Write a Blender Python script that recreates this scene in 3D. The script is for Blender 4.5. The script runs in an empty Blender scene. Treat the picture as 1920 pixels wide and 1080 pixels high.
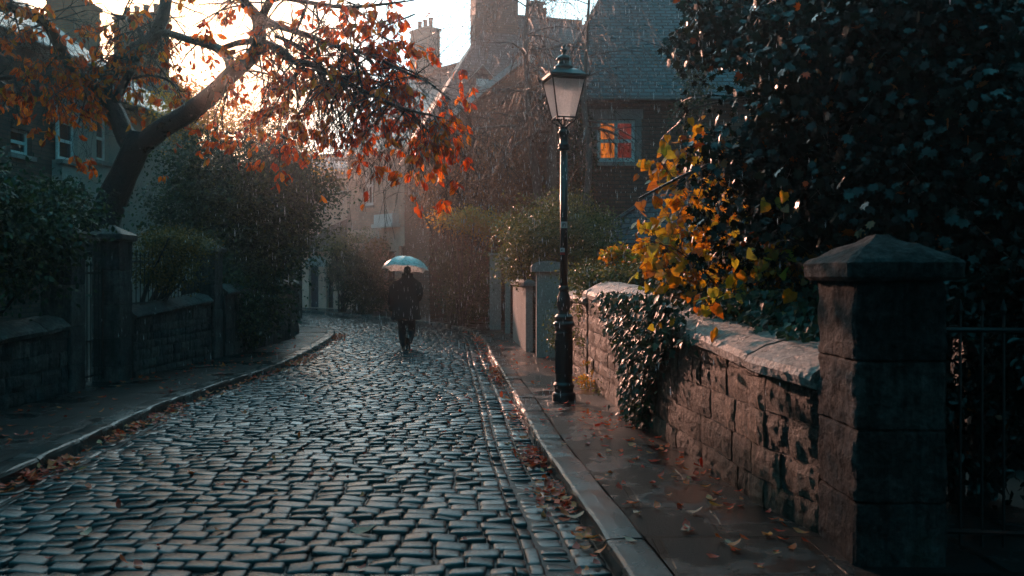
import bpy, math, random
import numpy as np
from mathutils import Vector, Matrix, noise as mnoise
R = math.radians
random.seed(7)
NR = np.random.default_rng(11)
C = bpy.context.scene
COL = C.collection

# ------------------------------------------------------------------ camera
F = 1600.0                      # focal length in photograph pixels (1920 wide)
CAMZ = 1.6
cd = bpy.data.cameras.new("camera")
cam = bpy.data.objects.new("camera", cd); COL.objects.link(cam)
cam.location = (0, 0, CAMZ); cam.rotation_euler = (R(90), 0, 0)
cd.sensor_width = 36; cd.lens = 36 * F / 1920
cd.shift_y = -20 / 1920
cd.clip_start = 0.05; cd.clip_end = 3000
cd.dof.use_dof = True; cd.dof.focus_distance = 10.2; cd.dof.aperture_fstop = 3.2
C.camera = cam

# ------------------------------------------------------------------ sun, sky, exposure
SUN_AZ = -22.5                  # degrees left of the view axis (+Y)
SUN_EL = 14.5
sd = bpy.data.lights.new("sun", 'SUN'); sun = bpy.data.objects.new("sun", sd); COL.objects.link(sun)
sd.energy = 2.7; sd.angle = R(0.6); sd.color = (1.0, 0.50, 0.36)
sdir = Vector((math.sin(R(SUN_AZ)) * math.cos(R(SUN_EL)), math.cos(R(SUN_AZ)) * math.cos(R(SUN_EL)), math.sin(R(SUN_EL))))
sun.rotation_euler = sdir.to_track_quat('Z', 'Y').to_euler()
sun.location = sdir * 300

w = bpy.data.worlds.new("World"); C.world = w; w.use_nodes = True
nt = w.node_tree; nt.nodes.clear()
def wn(t, **k):
    n = nt.nodes.new(t)
    for a, b in k.items(): setattr(n, a, b)
    return n
sky = wn('ShaderNodeTexSky', sky_type='NISHITA', sun_disc=False)
sky.sun_elevation = R(SUN_EL); sky.sun_rotation = R(SUN_AZ); sky.dust_density = 2.0; sky.air_density = 1.2
tc = wn('ShaderNodeTexCoord')
# rain clouds: pale and thin towards the sun, heavy and dark behind the viewer and overhead
sepd = wn('ShaderNodeSeparateXYZ'); nt.links.new(tc.outputs['Generated'], sepd.inputs[0])
flat = wn('ShaderNodeCombineXYZ'); nt.links.new(sepd.outputs['X'], flat.inputs['X']); nt.links.new(sepd.outputs['Y'], flat.inputs['Y'])
nrm = wn('ShaderNodeVectorMath', operation='NORMALIZE'); nt.links.new(flat.outputs[0], nrm.inputs[0])
dot = wn('ShaderNodeVectorMath', operation='DOT_PRODUCT'); dot.inputs[1].default_value = (math.sin(R(-11)), math.cos(R(-11)), 0)
nt.links.new(nrm.outputs[0], dot.inputs[0])
mra = wn('ShaderNodeMapRange', interpolation_type='SMOOTHSTEP')       # a bright break in the clouds along the street
mra.inputs['From Min'].default_value = 0.86; mra.inputs['From Max'].default_value = 0.978
nt.links.new(dot.outputs['Value'], mra.inputs['Value'])
mrz = wn('ShaderNodeMapRange', interpolation_type='SMOOTHSTEP'); mrz.inputs['From Min'].default_value = 0.9; mrz.inputs['From Max'].default_value = 0.55
nt.links.new(sepd.outputs['Z'], mrz.inputs['Value'])
mr = wn('ShaderNodeMath', operation='MULTIPLY'); nt.links.new(mra.outputs[0], mr.inputs[0]); nt.links.new(mrz.outputs[0], mr.inputs[1])
cramp = wn('ShaderNodeMix', data_type='RGBA')
sep = wn('ShaderNodeSeparateXYZ'); nt.links.new(tc.outputs['Generated'], sep.inputs[0])
mz = wn('ShaderNodeMapRange'); mz.inputs['From Min'].default_value = 0.15; mz.inputs['From Max'].default_value = 0.95
nt.links.new(sep.outputs['Z'], mz.inputs['Value'])
zen = wn('ShaderNodeMix', data_type='RGBA'); zen.inputs['A'].default_value = (0.16, 1.25, 1.65, 1); zen.inputs['B'].default_value = (0.5, 3.6, 4.8, 1)
nt.links.new(mz.outputs['Result'], zen.inputs['Factor']); nt.links.new(zen.outputs['Result'], cramp.inputs['A'])
cramp.inputs['B'].default_value = (14.5, 22.0, 24.5, 1)
nt.links.new(mr.outputs[0], cramp.inputs['Factor'])
ns = wn('ShaderNodeTexNoise'); ns.inputs['Scale'].default_value = 2.6; ns.inputs['Detail'].default_value = 5
nt.links.new(tc.outputs['Generated'], ns.inputs['Vector'])
nr_ = wn('ShaderNodeMapRange'); nr_.inputs['From Min'].default_value = 0.3; nr_.inputs['From Max'].default_value = 0.7
nr_.inputs['To Min'].default_value = 0.75; nr_.inputs['To Max'].default_value = 1.15
nt.links.new(ns.outputs['Fac'], nr_.inputs['Value'])
cm = wn('ShaderNodeVectorMath', operation='SCALE')
nt.links.new(cramp.outputs['Result'], cm.inputs[0]); nt.links.new(nr_.outputs['Result'], cm.inputs['Scale'])
dot2 = wn('ShaderNodeVectorMath', operation='DOT_PRODUCT'); dot2.inputs[1].default_value = tuple(sdir)
nt.links.new(tc.outputs['Generated'], dot2.inputs[0])
mr2 = wn('ShaderNodeMapRange', interpolation_type='SMOOTHSTEP')
mr2.inputs['From Min'].default_value = 0.965; mr2.inputs['From Max'].default_value = 1.0
nt.links.new(dot2.outputs['Value'], mr2.inputs['Value'])
glow = wn('ShaderNodeMix', data_type='RGBA'); glow.inputs['B'].default_value = (40, 24, 13, 1)
nt.links.new(mr2.outputs['Result'], glow.inputs['Factor']); nt.links.new(cm.outputs[0], glow.inputs['A'])
mx = wn('ShaderNodeMix', data_type='RGBA'); mx.inputs['Factor'].default_value = 0.97
nt.links.new(sky.outputs[0], mx.inputs['A']); nt.links.new(glow.outputs['Result'], mx.inputs['B'])
bg = wn('ShaderNodeBackground'); bg.inputs['Strength'].default_value = 0.10
nt.links.new(mx.outputs['Result'], bg.inputs['Color'])
ow = wn('ShaderNodeOutputWorld'); nt.links.new(bg.outputs[0], ow.inputs['Surface'])

C.view_settings.view_transform = 'Standard'; C.view_settings.look = 'None'
C.view_settings.exposure = 0.55; C.view_settings.gamma = 1; C.view_settings.use_curve_mapping = False
C.cycles.max_bounces = 6; C.cycles.volume_bounces = 0; C.cycles.transparent_max_bounces = 8
C.cycles.diffuse_bounces = 3; C.cycles.glossy_bounces = 3
C.cycles.use_denoising = True
C.cycles.caustics_reflective = False; C.cycles.caustics_refractive = False

# ------------------------------------------------------------------ helpers
def P(px, py, Y):
    return Vector(((px - 960) / F * Y, Y, CAMZ - (py - 520) / F * Y))
def G(px, py, z=0.0):
    Y = (CAMZ - z) * F / (py - 520)
    return Vector(((px - 960) / F * Y, Y, z))
def tag(o, label=None, cat=None, group=None, kind=None):
    if label: o['label'] = label
    if cat: o['category'] = cat
    if group: o['group'] = group
    if kind: o['kind'] = kind
    return o
def thing(name, label, cat, loc, rz=0, group=None):
    o = bpy.data.objects.new(name, None); COL.objects.link(o)
    o.location = loc; o.rotation_euler = (0, 0, rz); o.empty_display_size = .2
    return tag(o, label, cat, group)
def origin_of(o):
    v = Vector((0, 0, 0))
    while o is not None:
        v = v + Vector(o.location); o = o.parent
    return v
def finish(name, me, mat, parent, loc=None, smooth=False, uv=True):
    """link a mesh; its coordinates are world coordinates unless the caller used local ones (loc=None keeps them relative to the parent)"""
    if uv: auto_uv(me)
    if mat is not None:
        for m_ in (mat if isinstance(mat, (list, tuple)) else [mat]): me.materials.append(m_)
    if smooth: me.polygons.foreach_set('use_smooth', [True] * len(me.polygons))
    me.update()
    o = bpy.data.objects.new(name, me); COL.objects.link(o)
    if parent is not None: o.parent = parent
    if loc is not None: o.location = loc
    return o
def auto_uv(me):
    n = len(me.polygons)
    if not n: return
    nl = len(me.loops)
    vi = np.empty(nl, 'i'); me.loops.foreach_get('vertex_index', vi)
    co = np.empty(len(me.vertices) * 3, 'f'); me.vertices.foreach_get('co', co); co = co.reshape(-1, 3)
    tot = np.empty(n, 'i'); me.polygons.foreach_get('loop_total', tot)
    nm = np.empty(n * 3, 'f'); me.polygons.foreach_get('normal', nm); nm = nm.reshape(-1, 3)
    ln = np.repeat(nm, tot, axis=0); p = co[vi]
    h = np.hypot(ln[:, 0], ln[:, 1])
    flat = h < 0.25
    hs = np.where(h < 1e-6, 1, h)
    tx, ty = -ln[:, 1] / hs, ln[:, 0] / hs
    u = p[:, 0] * tx + p[:, 1] * ty
    # up the slope
    sx, sy, sz = -ln[:, 2] * ln[:, 0] / hs, -ln[:, 2] * ln[:, 1] / hs, h
    v = p[:, 0] * sx + p[:, 1] * sy + p[:, 2] * sz
    u = np.where(flat, p[:, 0], u); v = np.where(flat, p[:, 1], v)
    uvl = me.uv_layers.new(name='metres')
    uvl.data.foreach_set('uv', np.stack([u, v], 1).astype('f').ravel())

class MB:
    def __init__(s): s.v = []; s.f = []; s.r = []; s.cur = 0.5
    def quad(s, pts):
        b = len(s.v); s.v += [tuple(p) for p in pts]; s.f.append(tuple(range(b, b + len(pts)))); s.r.append(s.cur)
    def add(s, verts, faces):
        b = len(s.v); s.v += [tuple(p) for p in verts]
        for f in faces: s.f.append(tuple(b + i for i in f)); s.r.append(s.cur)
    def box(s, x0, x1, y0, y1, z0, z1, M=None):
        vs = [Vector((x, y, z)) for z in (z0, z1) for y in (y0, y1) for x in (x0, x1)]
        if M is not None: vs = [M @ v for v in vs]
        s.add(vs, [(0, 2, 3, 1), (4, 5, 7, 6), (0, 1, 5, 4), (1, 3, 7, 5), (3, 2, 6, 7), (2, 0, 4, 6)])
    def cbox(s, x0, x1, y0, y1, z0, z1, c=.01, M=None):
        """box with chamfered edges"""
        X, Y, Z = (x0, x1), (y0, y1), (z0, z1)
        vs = []; ix = {}
        for i in (0, 1):
            for j in (0, 1):
                for k in (0, 1):
                    sx, sy, sz = (1 - 2 * i) * c, (1 - 2 * j) * c, (1 - 2 * k) * c
                    ix[i, j, k] = len(vs)
                    vs += [Vector((X[i], Y[j] + sy, Z[k] + sz)), Vector((X[i] + sx, Y[j], Z[k] + sz)), Vector((X[i] + sx, Y[j] + sy, Z[k]))]
        if M is not None: vs = [M @ v for v in vs]
        I = lambda i, j, k, a: ix[i, j, k] + a
        fs = []
        for i in (0, 1): fs.append([I(i, 0, 0, 0), I(i, 1, 0, 0), I(i, 1, 1, 0), I(i, 0, 1, 0)][::(1 if i else -1)])
        for j in (0, 1): fs.append([I(0, j, 0, 1), I(1, j, 0, 1), I(1, j, 1, 1), I(0, j, 1, 1)][::(-1 if j else 1)])
        for k in (0, 1): fs.append([I(0, 0, k, 2), I(1, 0, k, 2), I(1, 1, k, 2), I(0, 1, k, 2)][::(1 if k else -1)])
        for j in (0, 1):
            for k in (0, 1): fs.append([I(0, j, k, 1), I(1, j, k, 1), I(1, j, k, 2), I(0, j, k, 2)][::(1 if j == k else -1)][::-1])
        for i in (0, 1):
            for k in (0, 1): fs.append([I(i, 0, k, 0), I(i, 1, k, 0), I(i, 1, k, 2), I(i, 0, k, 2)][::(1 if i == k else -1)])
        for i in (0, 1):
            for j in (0, 1): fs.append([I(i, j, 0, 0), I(i, j, 1, 0), I(i, j, 1, 1), I(i, j, 0, 1)][::(-1 if i == j else 1)])
        for i in (0, 1):
            for j in (0, 1):
                for k in (0, 1): fs.append([I(i, j, k, 0), I(i, j, k, 1), I(i, j, k, 2)][::(1 if (i + j + k) % 2 else -1)])
        s.add(vs, fs)
    def tube(s, pts, rad, n=8, cap=True):
        pts = [Vector(p) for p in pts]
        if not isinstance(rad, (list, tuple)): rad = [rad] * len(pts)
        b = len(s.v); up = None
        for i, p in enumerate(pts):
            d = (pts[min(i + 1, len(pts) - 1)] - pts[max(i - 1, 0)])
            if d.length < 1e-9: d = Vector((0, 0, 1))
            d.normalize()
            if up is None: up = Vector((1, 0, 0)) if abs(d.x) < .8 else Vector((0, 1, 0))
            a = (up - d * up.dot(d))
            if a.length < 1e-5: a = d.orthogonal()
            a.normalize(); up = a; c = d.cross(a)
            for k in range(n):
                t = 2 * math.pi * k / n
                s.v.append(tuple(p + (a * math.cos(t) + c * math.sin(t)) * rad[i]))
        for i in range(len(pts) - 1):
            for k in range(n):
                k2 = (k + 1) % n
                s.f.append((b + i * n + k, b + i * n + k2, b + (i + 1) * n + k2, b + (i + 1) * n + k)); s.r.append(s.cur)
        if cap:
            s.f.append(tuple(b + k for k in range(n))[::-1]); s.r.append(s.cur)
            e = b + (len(pts) - 1) * n
            s.f.append(tuple(e + k for k in range(n))); s.r.append(s.cur)
    def lathe(s, prof, n=24, c=(0, 0, 0), flute=None, rot=0, sq=None):
        """prof: list of (r, z); sq=True gives a square plan"""
        b = len(s.v)
        for (r, z) in prof:
            for k in range(n):
                t = rot + 2 * math.pi * k / n
                s.v.append((c[0] + r * math.cos(t), c[1] + r * math.sin(t), c[2] + z))
        for i in range(len(prof) - 1):
            for k in range(n):
                k2 = (k + 1) % n
                s.f.append((b + i * n + k, b + i * n + k2, b + (i + 1) * n + k2, b + (i + 1) * n + k)); s.r.append(s.cur)
        s.f.append(tuple(b + k for k in range(n))[::-1]); s.r.append(s.cur)
        e = b + (len(prof) - 1) * n
        s.f.append(tuple(e + k for k in range(n))); s.r.append(s.cur)
    def loft(s, rings, close=True):
        """rings: list of equal-length point lists"""
        b = len(s.v); n = len(rings[0])
        for r in rings: s.v += [tuple(p) for p in r]
        for i in range(len(rings) - 1):
            for k in range(n):
                k2 = (k + 1) % n
                s.f.append((b + i * n + k, b + i * n + k2, b + (i + 1) * n + k2, b + (i + 1) * n + k)); s.r.append(s.cur)
        if close:
            s.f.append(tuple(b + k for k in range(n))[::-1]); s.r.append(s.cur)
            e = b + (len(rings) - 1) * n
            s.f.append(tuple(e + k for k in range(n))); s.r.append(s.cur)
    def build(s, name, mat, parent=None, smooth=False, world=True):
        me = bpy.data.meshes.new(name)
        o = origin_of(parent) if (world and parent is not None) else Vector((0, 0, 0))
        vs = [(x - o.x, y - o.y, z - o.z) for x, y, z in s.v]
        me.from_pydata(vs, [], s.f)
        a = me.attributes.new('rnd', 'FLOAT', 'FACE'); a.data.foreach_set('value', s.r)
        return finish(name, me, mat, parent, smooth=smooth)

# leaf shapes: unit length along +Y, lying in XY, facing +Z
LEAF = {
 'oval': ([(0,0,0),(.24,.38,.07),(-.24,.38,.07),(0,.4,0),(.19,.76,.03),(-.19,.76,.03),(0,.75,-.02),(0,1,-.12)],
          [(0,1,3),(0,3,2),(1,4,6,3),(3,6,5,2),(4,7,6),(6,7,5)]),
 'small': ([(0,0,0),(.3,.5,.07),(0,1,0),(-.3,.5,.07)], [(0,1,2),(0,2,3)]),
 'ivy': ([(0,0,0),(.34,-.08,.03),(.42,.3,.05),(.22,.42,.02),(.16,.75,0),(0,1,-.06),(-.16,.75,0),(-.22,.42,.02),(-.42,.3,.05),(-.34,-.08,.03)],
         [(0,1,2,3),(0,3,4,5),(0,5,6,7),(0,7,8,9)]),
 'maple': ([(0,0,0),(.28,-.05,.04),(.3,.12,.03),(.55,.28,.0),(.34,.42,.04),(.4,.72,-.04),(.14,.62,.03),(0,1,-.08),(-.14,.62,.03),(-.4,.72,-.04),(-.34,.42,.04),(-.55,.28,0),(-.3,.12,.03),(-.28,-.05,.04)],
           [(0,1,2,3,4),(0,4,5,6),(0,6,7,8),(0,8,9,10),(0,10,11,12,13)]),
 'heart': ([(0,0,0),(.3,-.1,.05),(.46,.2,.08),(.36,.55,.04),(0,1,-.1),(-.36,.55,.04),(-.46,.2,.08),(-.3,-.1,.05),(0,.45,-.02)],
           [(0,1,2,8),(2,3,8),(3,4,8),(4,5,8),(5,6,8),(6,7,0,8)]),
 'curl': ([(0,0,.1),(.22,.3,.0),(-.22,.3,.05),(0,.35,.02),(.24,.7,.12),(-.2,.7,.02),(0,.7,0),(0,1,.2)],
          [(0,1,3),(0,3,2),(1,4,6,3),(3,6,5,2),(4,7,6),(6,7,5)]),
}
def leaves(name, pts, size, shape, mat, parent, dirs=None, up=None, jitter=1.0, szvar=.35, seed=1, flat=None, rnd=None):
    """many leaves as one mesh. dirs: Nx3 pointing directions; up: Nx3 facing; both random when None"""
    rng = np.random.default_rng(seed)
    pts = np.asarray(pts, float); n = len(pts)
    tv, tf = LEAF[shape]; tv = np.array(tv, float)
    d = rng.normal(size=(n, 3)) * jitter
    if dirs is not None: d = d + np.asarray(dirs)
    d /= np.linalg.norm(d, axis=1, keepdims=True) + 1e-9
    u = rng.normal(size=(n, 3)) * jitter
    if up is not None: u = u + np.asarray(up)
    u -= d * np.sum(u * d, 1, keepdims=True); u /= np.linalg.norm(u, axis=1, keepdims=True) + 1e-9
    x = np.cross(d, u)
    s = (size if np.ndim(size) else np.full(n, float(size))) * (1 + szvar * rng.uniform(-1, 1, n))
    V = pts[:, None, :] + s[:, None, None] * (tv[None, :, 0:1] * x[:, None, :] + tv[None, :, 1:2] * d[:, None, :] + tv[None, :, 2:3] * u[:, None, :])
    o = origin_of(parent); V = V.reshape(-1, 3) - np.array(o)
    k = len(tv)
    lt = np.array([len(f) for f in tf]); flat_idx = np.concatenate([np.array(f) for f in tf])
    li = (flat_idx[None, :] + (np.arange(n) * k)[:, None]).ravel()
    ltot = np.tile(lt, n)
    me = bpy.data.meshes.new(name)
    me.vertices.add(len(V)); me.vertices.foreach_set('co', V.astype('f').ravel())
    me.loops.add(len(li)); me.loops.foreach_set('vertex_index', li.astype('i'))
    me.polygons.add(len(ltot))
    ls = np.concatenate([[0], np.cumsum(ltot)[:-1]])
    me.polygons.foreach_set('loop_start', ls.astype('i')); me.polygons.foreach_set('loop_total', ltot.astype('i'))
    me.update(calc_edges=True)
    rr = rng.uniform(0, 1, n) if rnd is None else np.clip(rnd + rng.normal(0, .12, n), 0, 1)
    a = me.attributes.new('rnd', 'FLOAT', 'FACE'); a.data.foreach_set('value', np.repeat(rr, len(tf)).astype('f'))
    me.validate()
    return finish(name, me, mat, parent, uv=False)
def cloud(ells, n, seed=1, clump=.35, nclump=None, shell=.6):
    """points gathered in clumps inside a set of ellipsoids [(centre, (rx,ry,rz))]"""
    rng = np.random.default_rng(seed)
    vol = np.array([max(e[1][0] * e[1][1] * e[1][2], 1e-6) ** .67 for e in ells]); vol /= vol.sum()
    nclump = nclump or max(8, n // 45)
    ei = rng.choice(len(ells), nclump, p=vol)
    d = rng.normal(size=(nclump, 3)); d /= np.linalg.norm(d, axis=1, keepdims=True)
    r = rng.uniform(shell, 1, nclump) ** 0.7
    c = np.array([ells[i][0] for i in ei]) + d * r[:, None] * np.array([ells[i][1] for i in ei])
    ci = rng.integers(0, nclump, n)
    cs = clump * rng.uniform(.5, 1.3, nclump)
    q = rng.normal(size=(n, 3)) * cs[ci][:, None] * np.array([1, 1, .6])
    return c[ci] + q, d[ci]
def copy_tree(o, parent=None):
    c = o.copy(); COL.objects.link(c)
    if parent is not None: c.parent = parent
    for ch in list(o.children): copy_tree(ch, c)
    return c

def roughen(o, lv, strength, size, depth=4, name='wear'):
    """real relief on worn stone"""
    tx = bpy.data.textures.new(name, 'CLOUDS'); tx.noise_scale = size; tx.noise_depth = depth
    sb = o.modifiers.new('fine', 'SUBSURF'); sb.subdivision_type = 'SIMPLE'; sb.levels = lv; sb.render_levels = lv
    d = o.modifiers.new('relief', 'DISPLACE'); d.texture = tx; d.strength = strength; d.mid_level = .5; d.texture_coords = 'LOCAL'
# ------------------------------------------------------------------ materials
def newmat(name):
    m = bpy.data.materials.new(name); m.use_nodes = True
    t = m.node_tree; t.nodes.clear()
    out = t.nodes.new('ShaderNodeOutputMaterial')
    return m, t, out
def N(t, kind, ins=None, **k):
    n = t.nodes.new(kind)
    for a, b in k.items(): setattr(n, a, b)
    for a, b in (ins or {}).items():
        if hasattr(b, 'type') and hasattr(b, 'links'): t.links.new(b, n.inputs[a])
        else: n.inputs[a].default_value = b
    return n
def ramp(t, fac, stops):
    r = t.nodes.new('ShaderNodeValToRGB'); e = r.color_ramp.elements
    while len(e) > 1: e.remove(e[-1])
    e[0].position = stops[0][0]; e[0].color = (*stops[0][1], 1)
    for p, c in stops[1:]:
        x = e.new(p); x.color = (*c, 1)
    t.links.new(fac, r.inputs['Fac']); return r.outputs['Color']
def mrange(t, v, a, b, c, d):
    return N(t, 'ShaderNodeMapRange', {'Value': v, 'From Min': a, 'From Max': b, 'To Min': c, 'To Max': d}).outputs['Result']
def mixc(t, f, a, b, mode='MIX'):
    n = N(t, 'ShaderNodeMix', data_type='RGBA', blend_type=mode)
    for k, v in (('Factor', f), ('A', a), ('B', b)):
        if hasattr(v, 'links'): t.links.new(v, n.inputs[k])
        else: n.inputs[k].default_value = v if k == 'Factor' else (*v, 1)
    return n.outputs['Result']
def surface(name, base, rough=.6, var=.3, scale=4, bump=.3, bscale=40, metallic=0, rvar=0, rnd=0, alt=None, bdist=.01, coat=0):
    """speckled solid: large blotches + fine bump; rnd mixes in a per-piece tone"""
    m, t, out = newmat(name)
    tc_ = N(t, 'ShaderNodeTexCoord').outputs['Object']
    n1 = N(t, 'ShaderNodeTexNoise', {'Vector': tc_, 'Scale': scale, 'Detail': 6, 'Roughness': .6}).outputs['Fac']
    n2 = N(t, 'ShaderNodeTexNoise', {'Vector': tc_, 'Scale': bscale, 'Detail': 5, 'Roughness': .65}).outputs['Fac']
    lo = tuple(c * (1 - var) for c in base); hi = tuple(min(1, c * (1 + var)) for c in (alt or base))
    col = mixc(t, mrange(t, n1, .3, .7, 0, 1), lo, hi)
    if rnd:
        a = N(t, 'ShaderNodeAttribute', attribute_name='rnd').outputs['Fac']
        k = mrange(t, a, 0, 1, 1 - rnd, 1 + rnd)
        v = N(t, 'ShaderNodeVectorMath', {0: col, 'Scale': k}, operation='SCALE'); col = v.outputs[0]
    sp = mrange(t, n2, .35, .65, .75, 1.2)
    col = N(t, 'ShaderNodeVectorMath', {0: col, 'Scale': sp}, operation='SCALE').outputs[0]
    b = N(t, 'ShaderNodeBump', {'Strength': bump, 'Distance': bdist, 'Height': n2})
    p = N(t, 'ShaderNodeBsdfPrincipled', {'Base Color': col, 'Metallic': metallic, 'Normal': b.outputs[0]})
    if rvar: t.links.new(mrange(t, n1, .35, .65, max(.03, rough - rvar), min(1, rough + rvar)), p.inputs['Roughness'])
    else: p.inputs['Roughness'].default_value = rough
    if coat: p.inputs['Coat Weight'].default_value = coat; p.inputs['Coat Roughness'].default_value = .12
    t.links.new(p.outputs[0], out.inputs['Surface']); return m
def leafmat(name, stops, rough=.35, trans=.45, spec=.5, tint=None):
    m, t, out = newmat(name)
    a = N(t, 'ShaderNodeAttribute', attribute_name='rnd').outputs['Fac']
    col = ramp(t, a, stops)
    tc_ = N(t, 'ShaderNodeTexCoord').outputs['Object']
    n2 = N(t, 'ShaderNodeTexNoise', {'Vector': tc_, 'Scale': 22, 'Detail': 4}).outputs['Fac']
    col = N(t, 'ShaderNodeVectorMath', {0: col, 'Scale': mrange(t, n2, .3, .7, .65, 1.3)}, operation='SCALE').outputs[0]
    bmp = N(t, 'ShaderNodeBump', {'Strength': .4, 'Distance': .01, 'Height': n2})
    p = N(t, 'ShaderNodeBsdfPrincipled', {'Base Color': col, 'Roughness': rough, 'Normal': bmp.outputs[0], 'Specular IOR Level': spec})
    c2 = mixc(t, 1.0, col, tint or (1.0, .9, .5), 'MULTIPLY')
    c2 = N(t, 'ShaderNodeVectorMath', {0: c2, 'Scale': 1.8}, operation='SCALE').outputs[0]
    tr = N(t, 'ShaderNodeBsdfTranslucent', {'Color': c2})
    mxs = N(t, 'ShaderNodeMixShader', {0: trans, 1: p.outputs[0], 2: tr.outputs[0]})
    t.links.new(mxs.outputs[0], out.inputs['Surface']); return m
def brickmat(name, c1, c2, mortar, bw=.22, bh=.075, ms=.012, rough=.7, bump=.6, stain=.5, offset=.5, rvar=.1):
    m, t, out = newmat(name)
    uv = N(t, 'ShaderNodeUVMap', uv_map='metres').outputs[0]
    nn = N(t, 'ShaderNodeTexNoise', {'Vector': uv, 'Scale': 1.3, 'Detail': 5, 'Roughness': .65})
    wob = N(t, 'ShaderNodeTexNoise', {'Vector': uv, 'Scale': 5})
    wv = N(t, 'ShaderNodeVectorMath', {0: wob.outputs['Color'], 'Scale': bh * .25}, operation='SCALE')
    uv2 = N(t, 'ShaderNodeVectorMath', {0: uv, 1: wv.outputs[0]}, operation='ADD').outputs[0]
    br = N(t, 'ShaderNodeTexBrick', {'Vector': uv2, 'Color1': (*c1, 1), 'Color2': (*c2, 1), 'Mortar': (*mortar, 1), 'Scale': 1.0,
        'Mortar Size': ms, 'Mortar Smooth': .3, 'Bias': 0.0, 'Brick Width': bw, 'Row Height': bh})
    br.offset = offset
    st = mrange(t, nn.outputs['Fac'], .3, .7, 1 - stain, 1 + stain * .4)
    col = N(t, 'ShaderNodeVectorMath', {0: br.outputs['Color'], 'Scale': st}, operation='SCALE').outputs[0]
    fine = N(t, 'ShaderNodeTexNoise', {'Vector': uv, 'Scale': 30, 'Detail': 4}).outputs['Fac']
    h = N(t, 'ShaderNodeMath', {0: br.outputs['Fac'], 1: -1.0, 2: fine}, operation='MULTIPLY_ADD').outputs[0]
    b = N(t, 'ShaderNodeBump', {'Strength': bump, 'Distance': .02, 'Height': h})
    p = N(t, 'ShaderNodeBsdfPrincipled', {'Base Color': col, 'Normal': b.outputs[0]})
    t.links.new(mrange(t, nn.outputs['Fac'], .35, .65, rough - rvar, rough + rvar), p.inputs['Roughness'])
    t.links.new(p.outputs[0], out.inputs['Surface']); return m
def emit(name, col, s, tex=0):
    m, t, out = newmat(name)
    e = N(t, 'ShaderNodeEmission', {'Strength': s, 'Color': (*col, 1)})
    if tex:
        tc_ = N(t, 'ShaderNodeTexCoord').outputs['Object']
        mp = N(t, 'ShaderNodeMapping', {'Vector': tc_, 'Scale': (9, 9, 1.2)}).outputs[0]
        n1 = N(t, 'ShaderNodeTexNoise', {'Vector': mp, 'Scale': 1.5, 'Detail': 5}).outputs['Fac']
        t.links.new(ramp(t, n1, [(.3, tuple(c * .25 for c in col)), (.55, col), (.8, tuple(min(1, c * 1.5) for c in col))]), e.inputs['Color'])
    t.links.new(e.outputs[0], out.inputs['Surface']); return m
def glassmat(name, tint=(.05, .07, .08), alpha=.35, rough=.05):
    m, t, out = newmat(name)
    p = N(t, 'ShaderNodeBsdfPrincipled', {'Base Color': (*tint, 1), 'Roughness': rough, 'Specular IOR Level': .8})
    tr = N(t, 'ShaderNodeBsdfTransparent', {'Color': (.85, .9, .9, 1)})
    mxs = N(t, 'ShaderNodeMixShader', {0: alpha, 1: tr.outputs[0], 2: p.outputs[0]})
    t.links.new(mxs.outputs[0], out.inputs['Surface']); return m

M = {}
M['sett'] = surface('wet_setts', (.014, .018, .024), .15, .4, 3, .6, 60, rvar=.06, rnd=.7, alt=(.04, .034, .036), bdist=.006)
M['bed'] = surface('wet_grit', (.007, .008, .010), .4, .4, 10, .8, 60, rvar=.12)
M['kerb'] = surface('wet_kerb_stone', (.04, .037, .037), .24, .3, 3, .6, 55, rvar=.12, rnd=.3, bdist=.008)
M['ground'] = surface('soil', (.03, .025, .02), .8, .4, 2, .5, 20)
M['iron'] = surface('black_iron', (.010, .013, .014), .28, .2, 6, .15, 60, coat=.6)
M['lampiron'] = surface('lamp_paint', (.005, .013, .016), .36, .3, 5, .3, 45, coat=.25)
M['white'] = surface('white_paint', (.80, .82, .82), .4, .12, 3, .1, 30)
M['grey_sill'] = surface('sill_stone', (.30, .27, .26), .6, .25, 3, .3, 30)
M['cream'] = surface('cream_render', (.42, .36, .33), .7, .18, 1.2, .2, 30)
M['pink'] = surface('pink_render', (.72, .56, .47), .7, .2, 1.5, .2, 30)
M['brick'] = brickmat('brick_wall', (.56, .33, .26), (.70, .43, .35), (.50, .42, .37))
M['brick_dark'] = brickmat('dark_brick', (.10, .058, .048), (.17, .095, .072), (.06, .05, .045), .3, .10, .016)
M['brick_sun'] = brickmat('sunlit_brick', (.36, .15, .08), (.45, .2, .11), (.25, .2, .16))  # brick with the low sun's orange put into its colour
M['rubble'] = brickmat('rubble_stone', (.13, .11, .10), (.21, .17, .15), (.06, .05, .05), .42, .19, .02, .6, .8, .6)
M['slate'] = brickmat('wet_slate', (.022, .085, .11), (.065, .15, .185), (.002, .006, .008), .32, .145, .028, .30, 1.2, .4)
M['slate2'] = brickmat('grey_slate', (.045, .055, .07), (.095, .105, .12), (.008, .009, .012), .36, .19, .03, .45, .8, .35)
M['slate_wet'] = brickmat('glistening_slate', (.06, .06, .065), (.11, .11, .115), (.01, .01, .012), .32, .16, .02, .17, .5, .35, rvar=.06)
M['lead'] = surface('wet_lead', (.45, .52, .54), .25, .25, 4, .2, 20)
M['shade_in'] = surface('room_shade', (.012, .014, .016), .9, .1, 2, 0, 10)
M['glass'] = glassmat('window_glass')
M['bark'] = surface('wet_bark', (.012, .012, .012), .38, .5, 5, 1.0, 26, rvar=.14, bdist=.05)
M['bark_pale'] = surface('birch_bark', (.13, .10, .095), .5, .5, 9, .6, 30)
M['twig'] = surface('twig_bark', (.035, .026, .026), .5, .3, 9, .3, 40)
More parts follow.
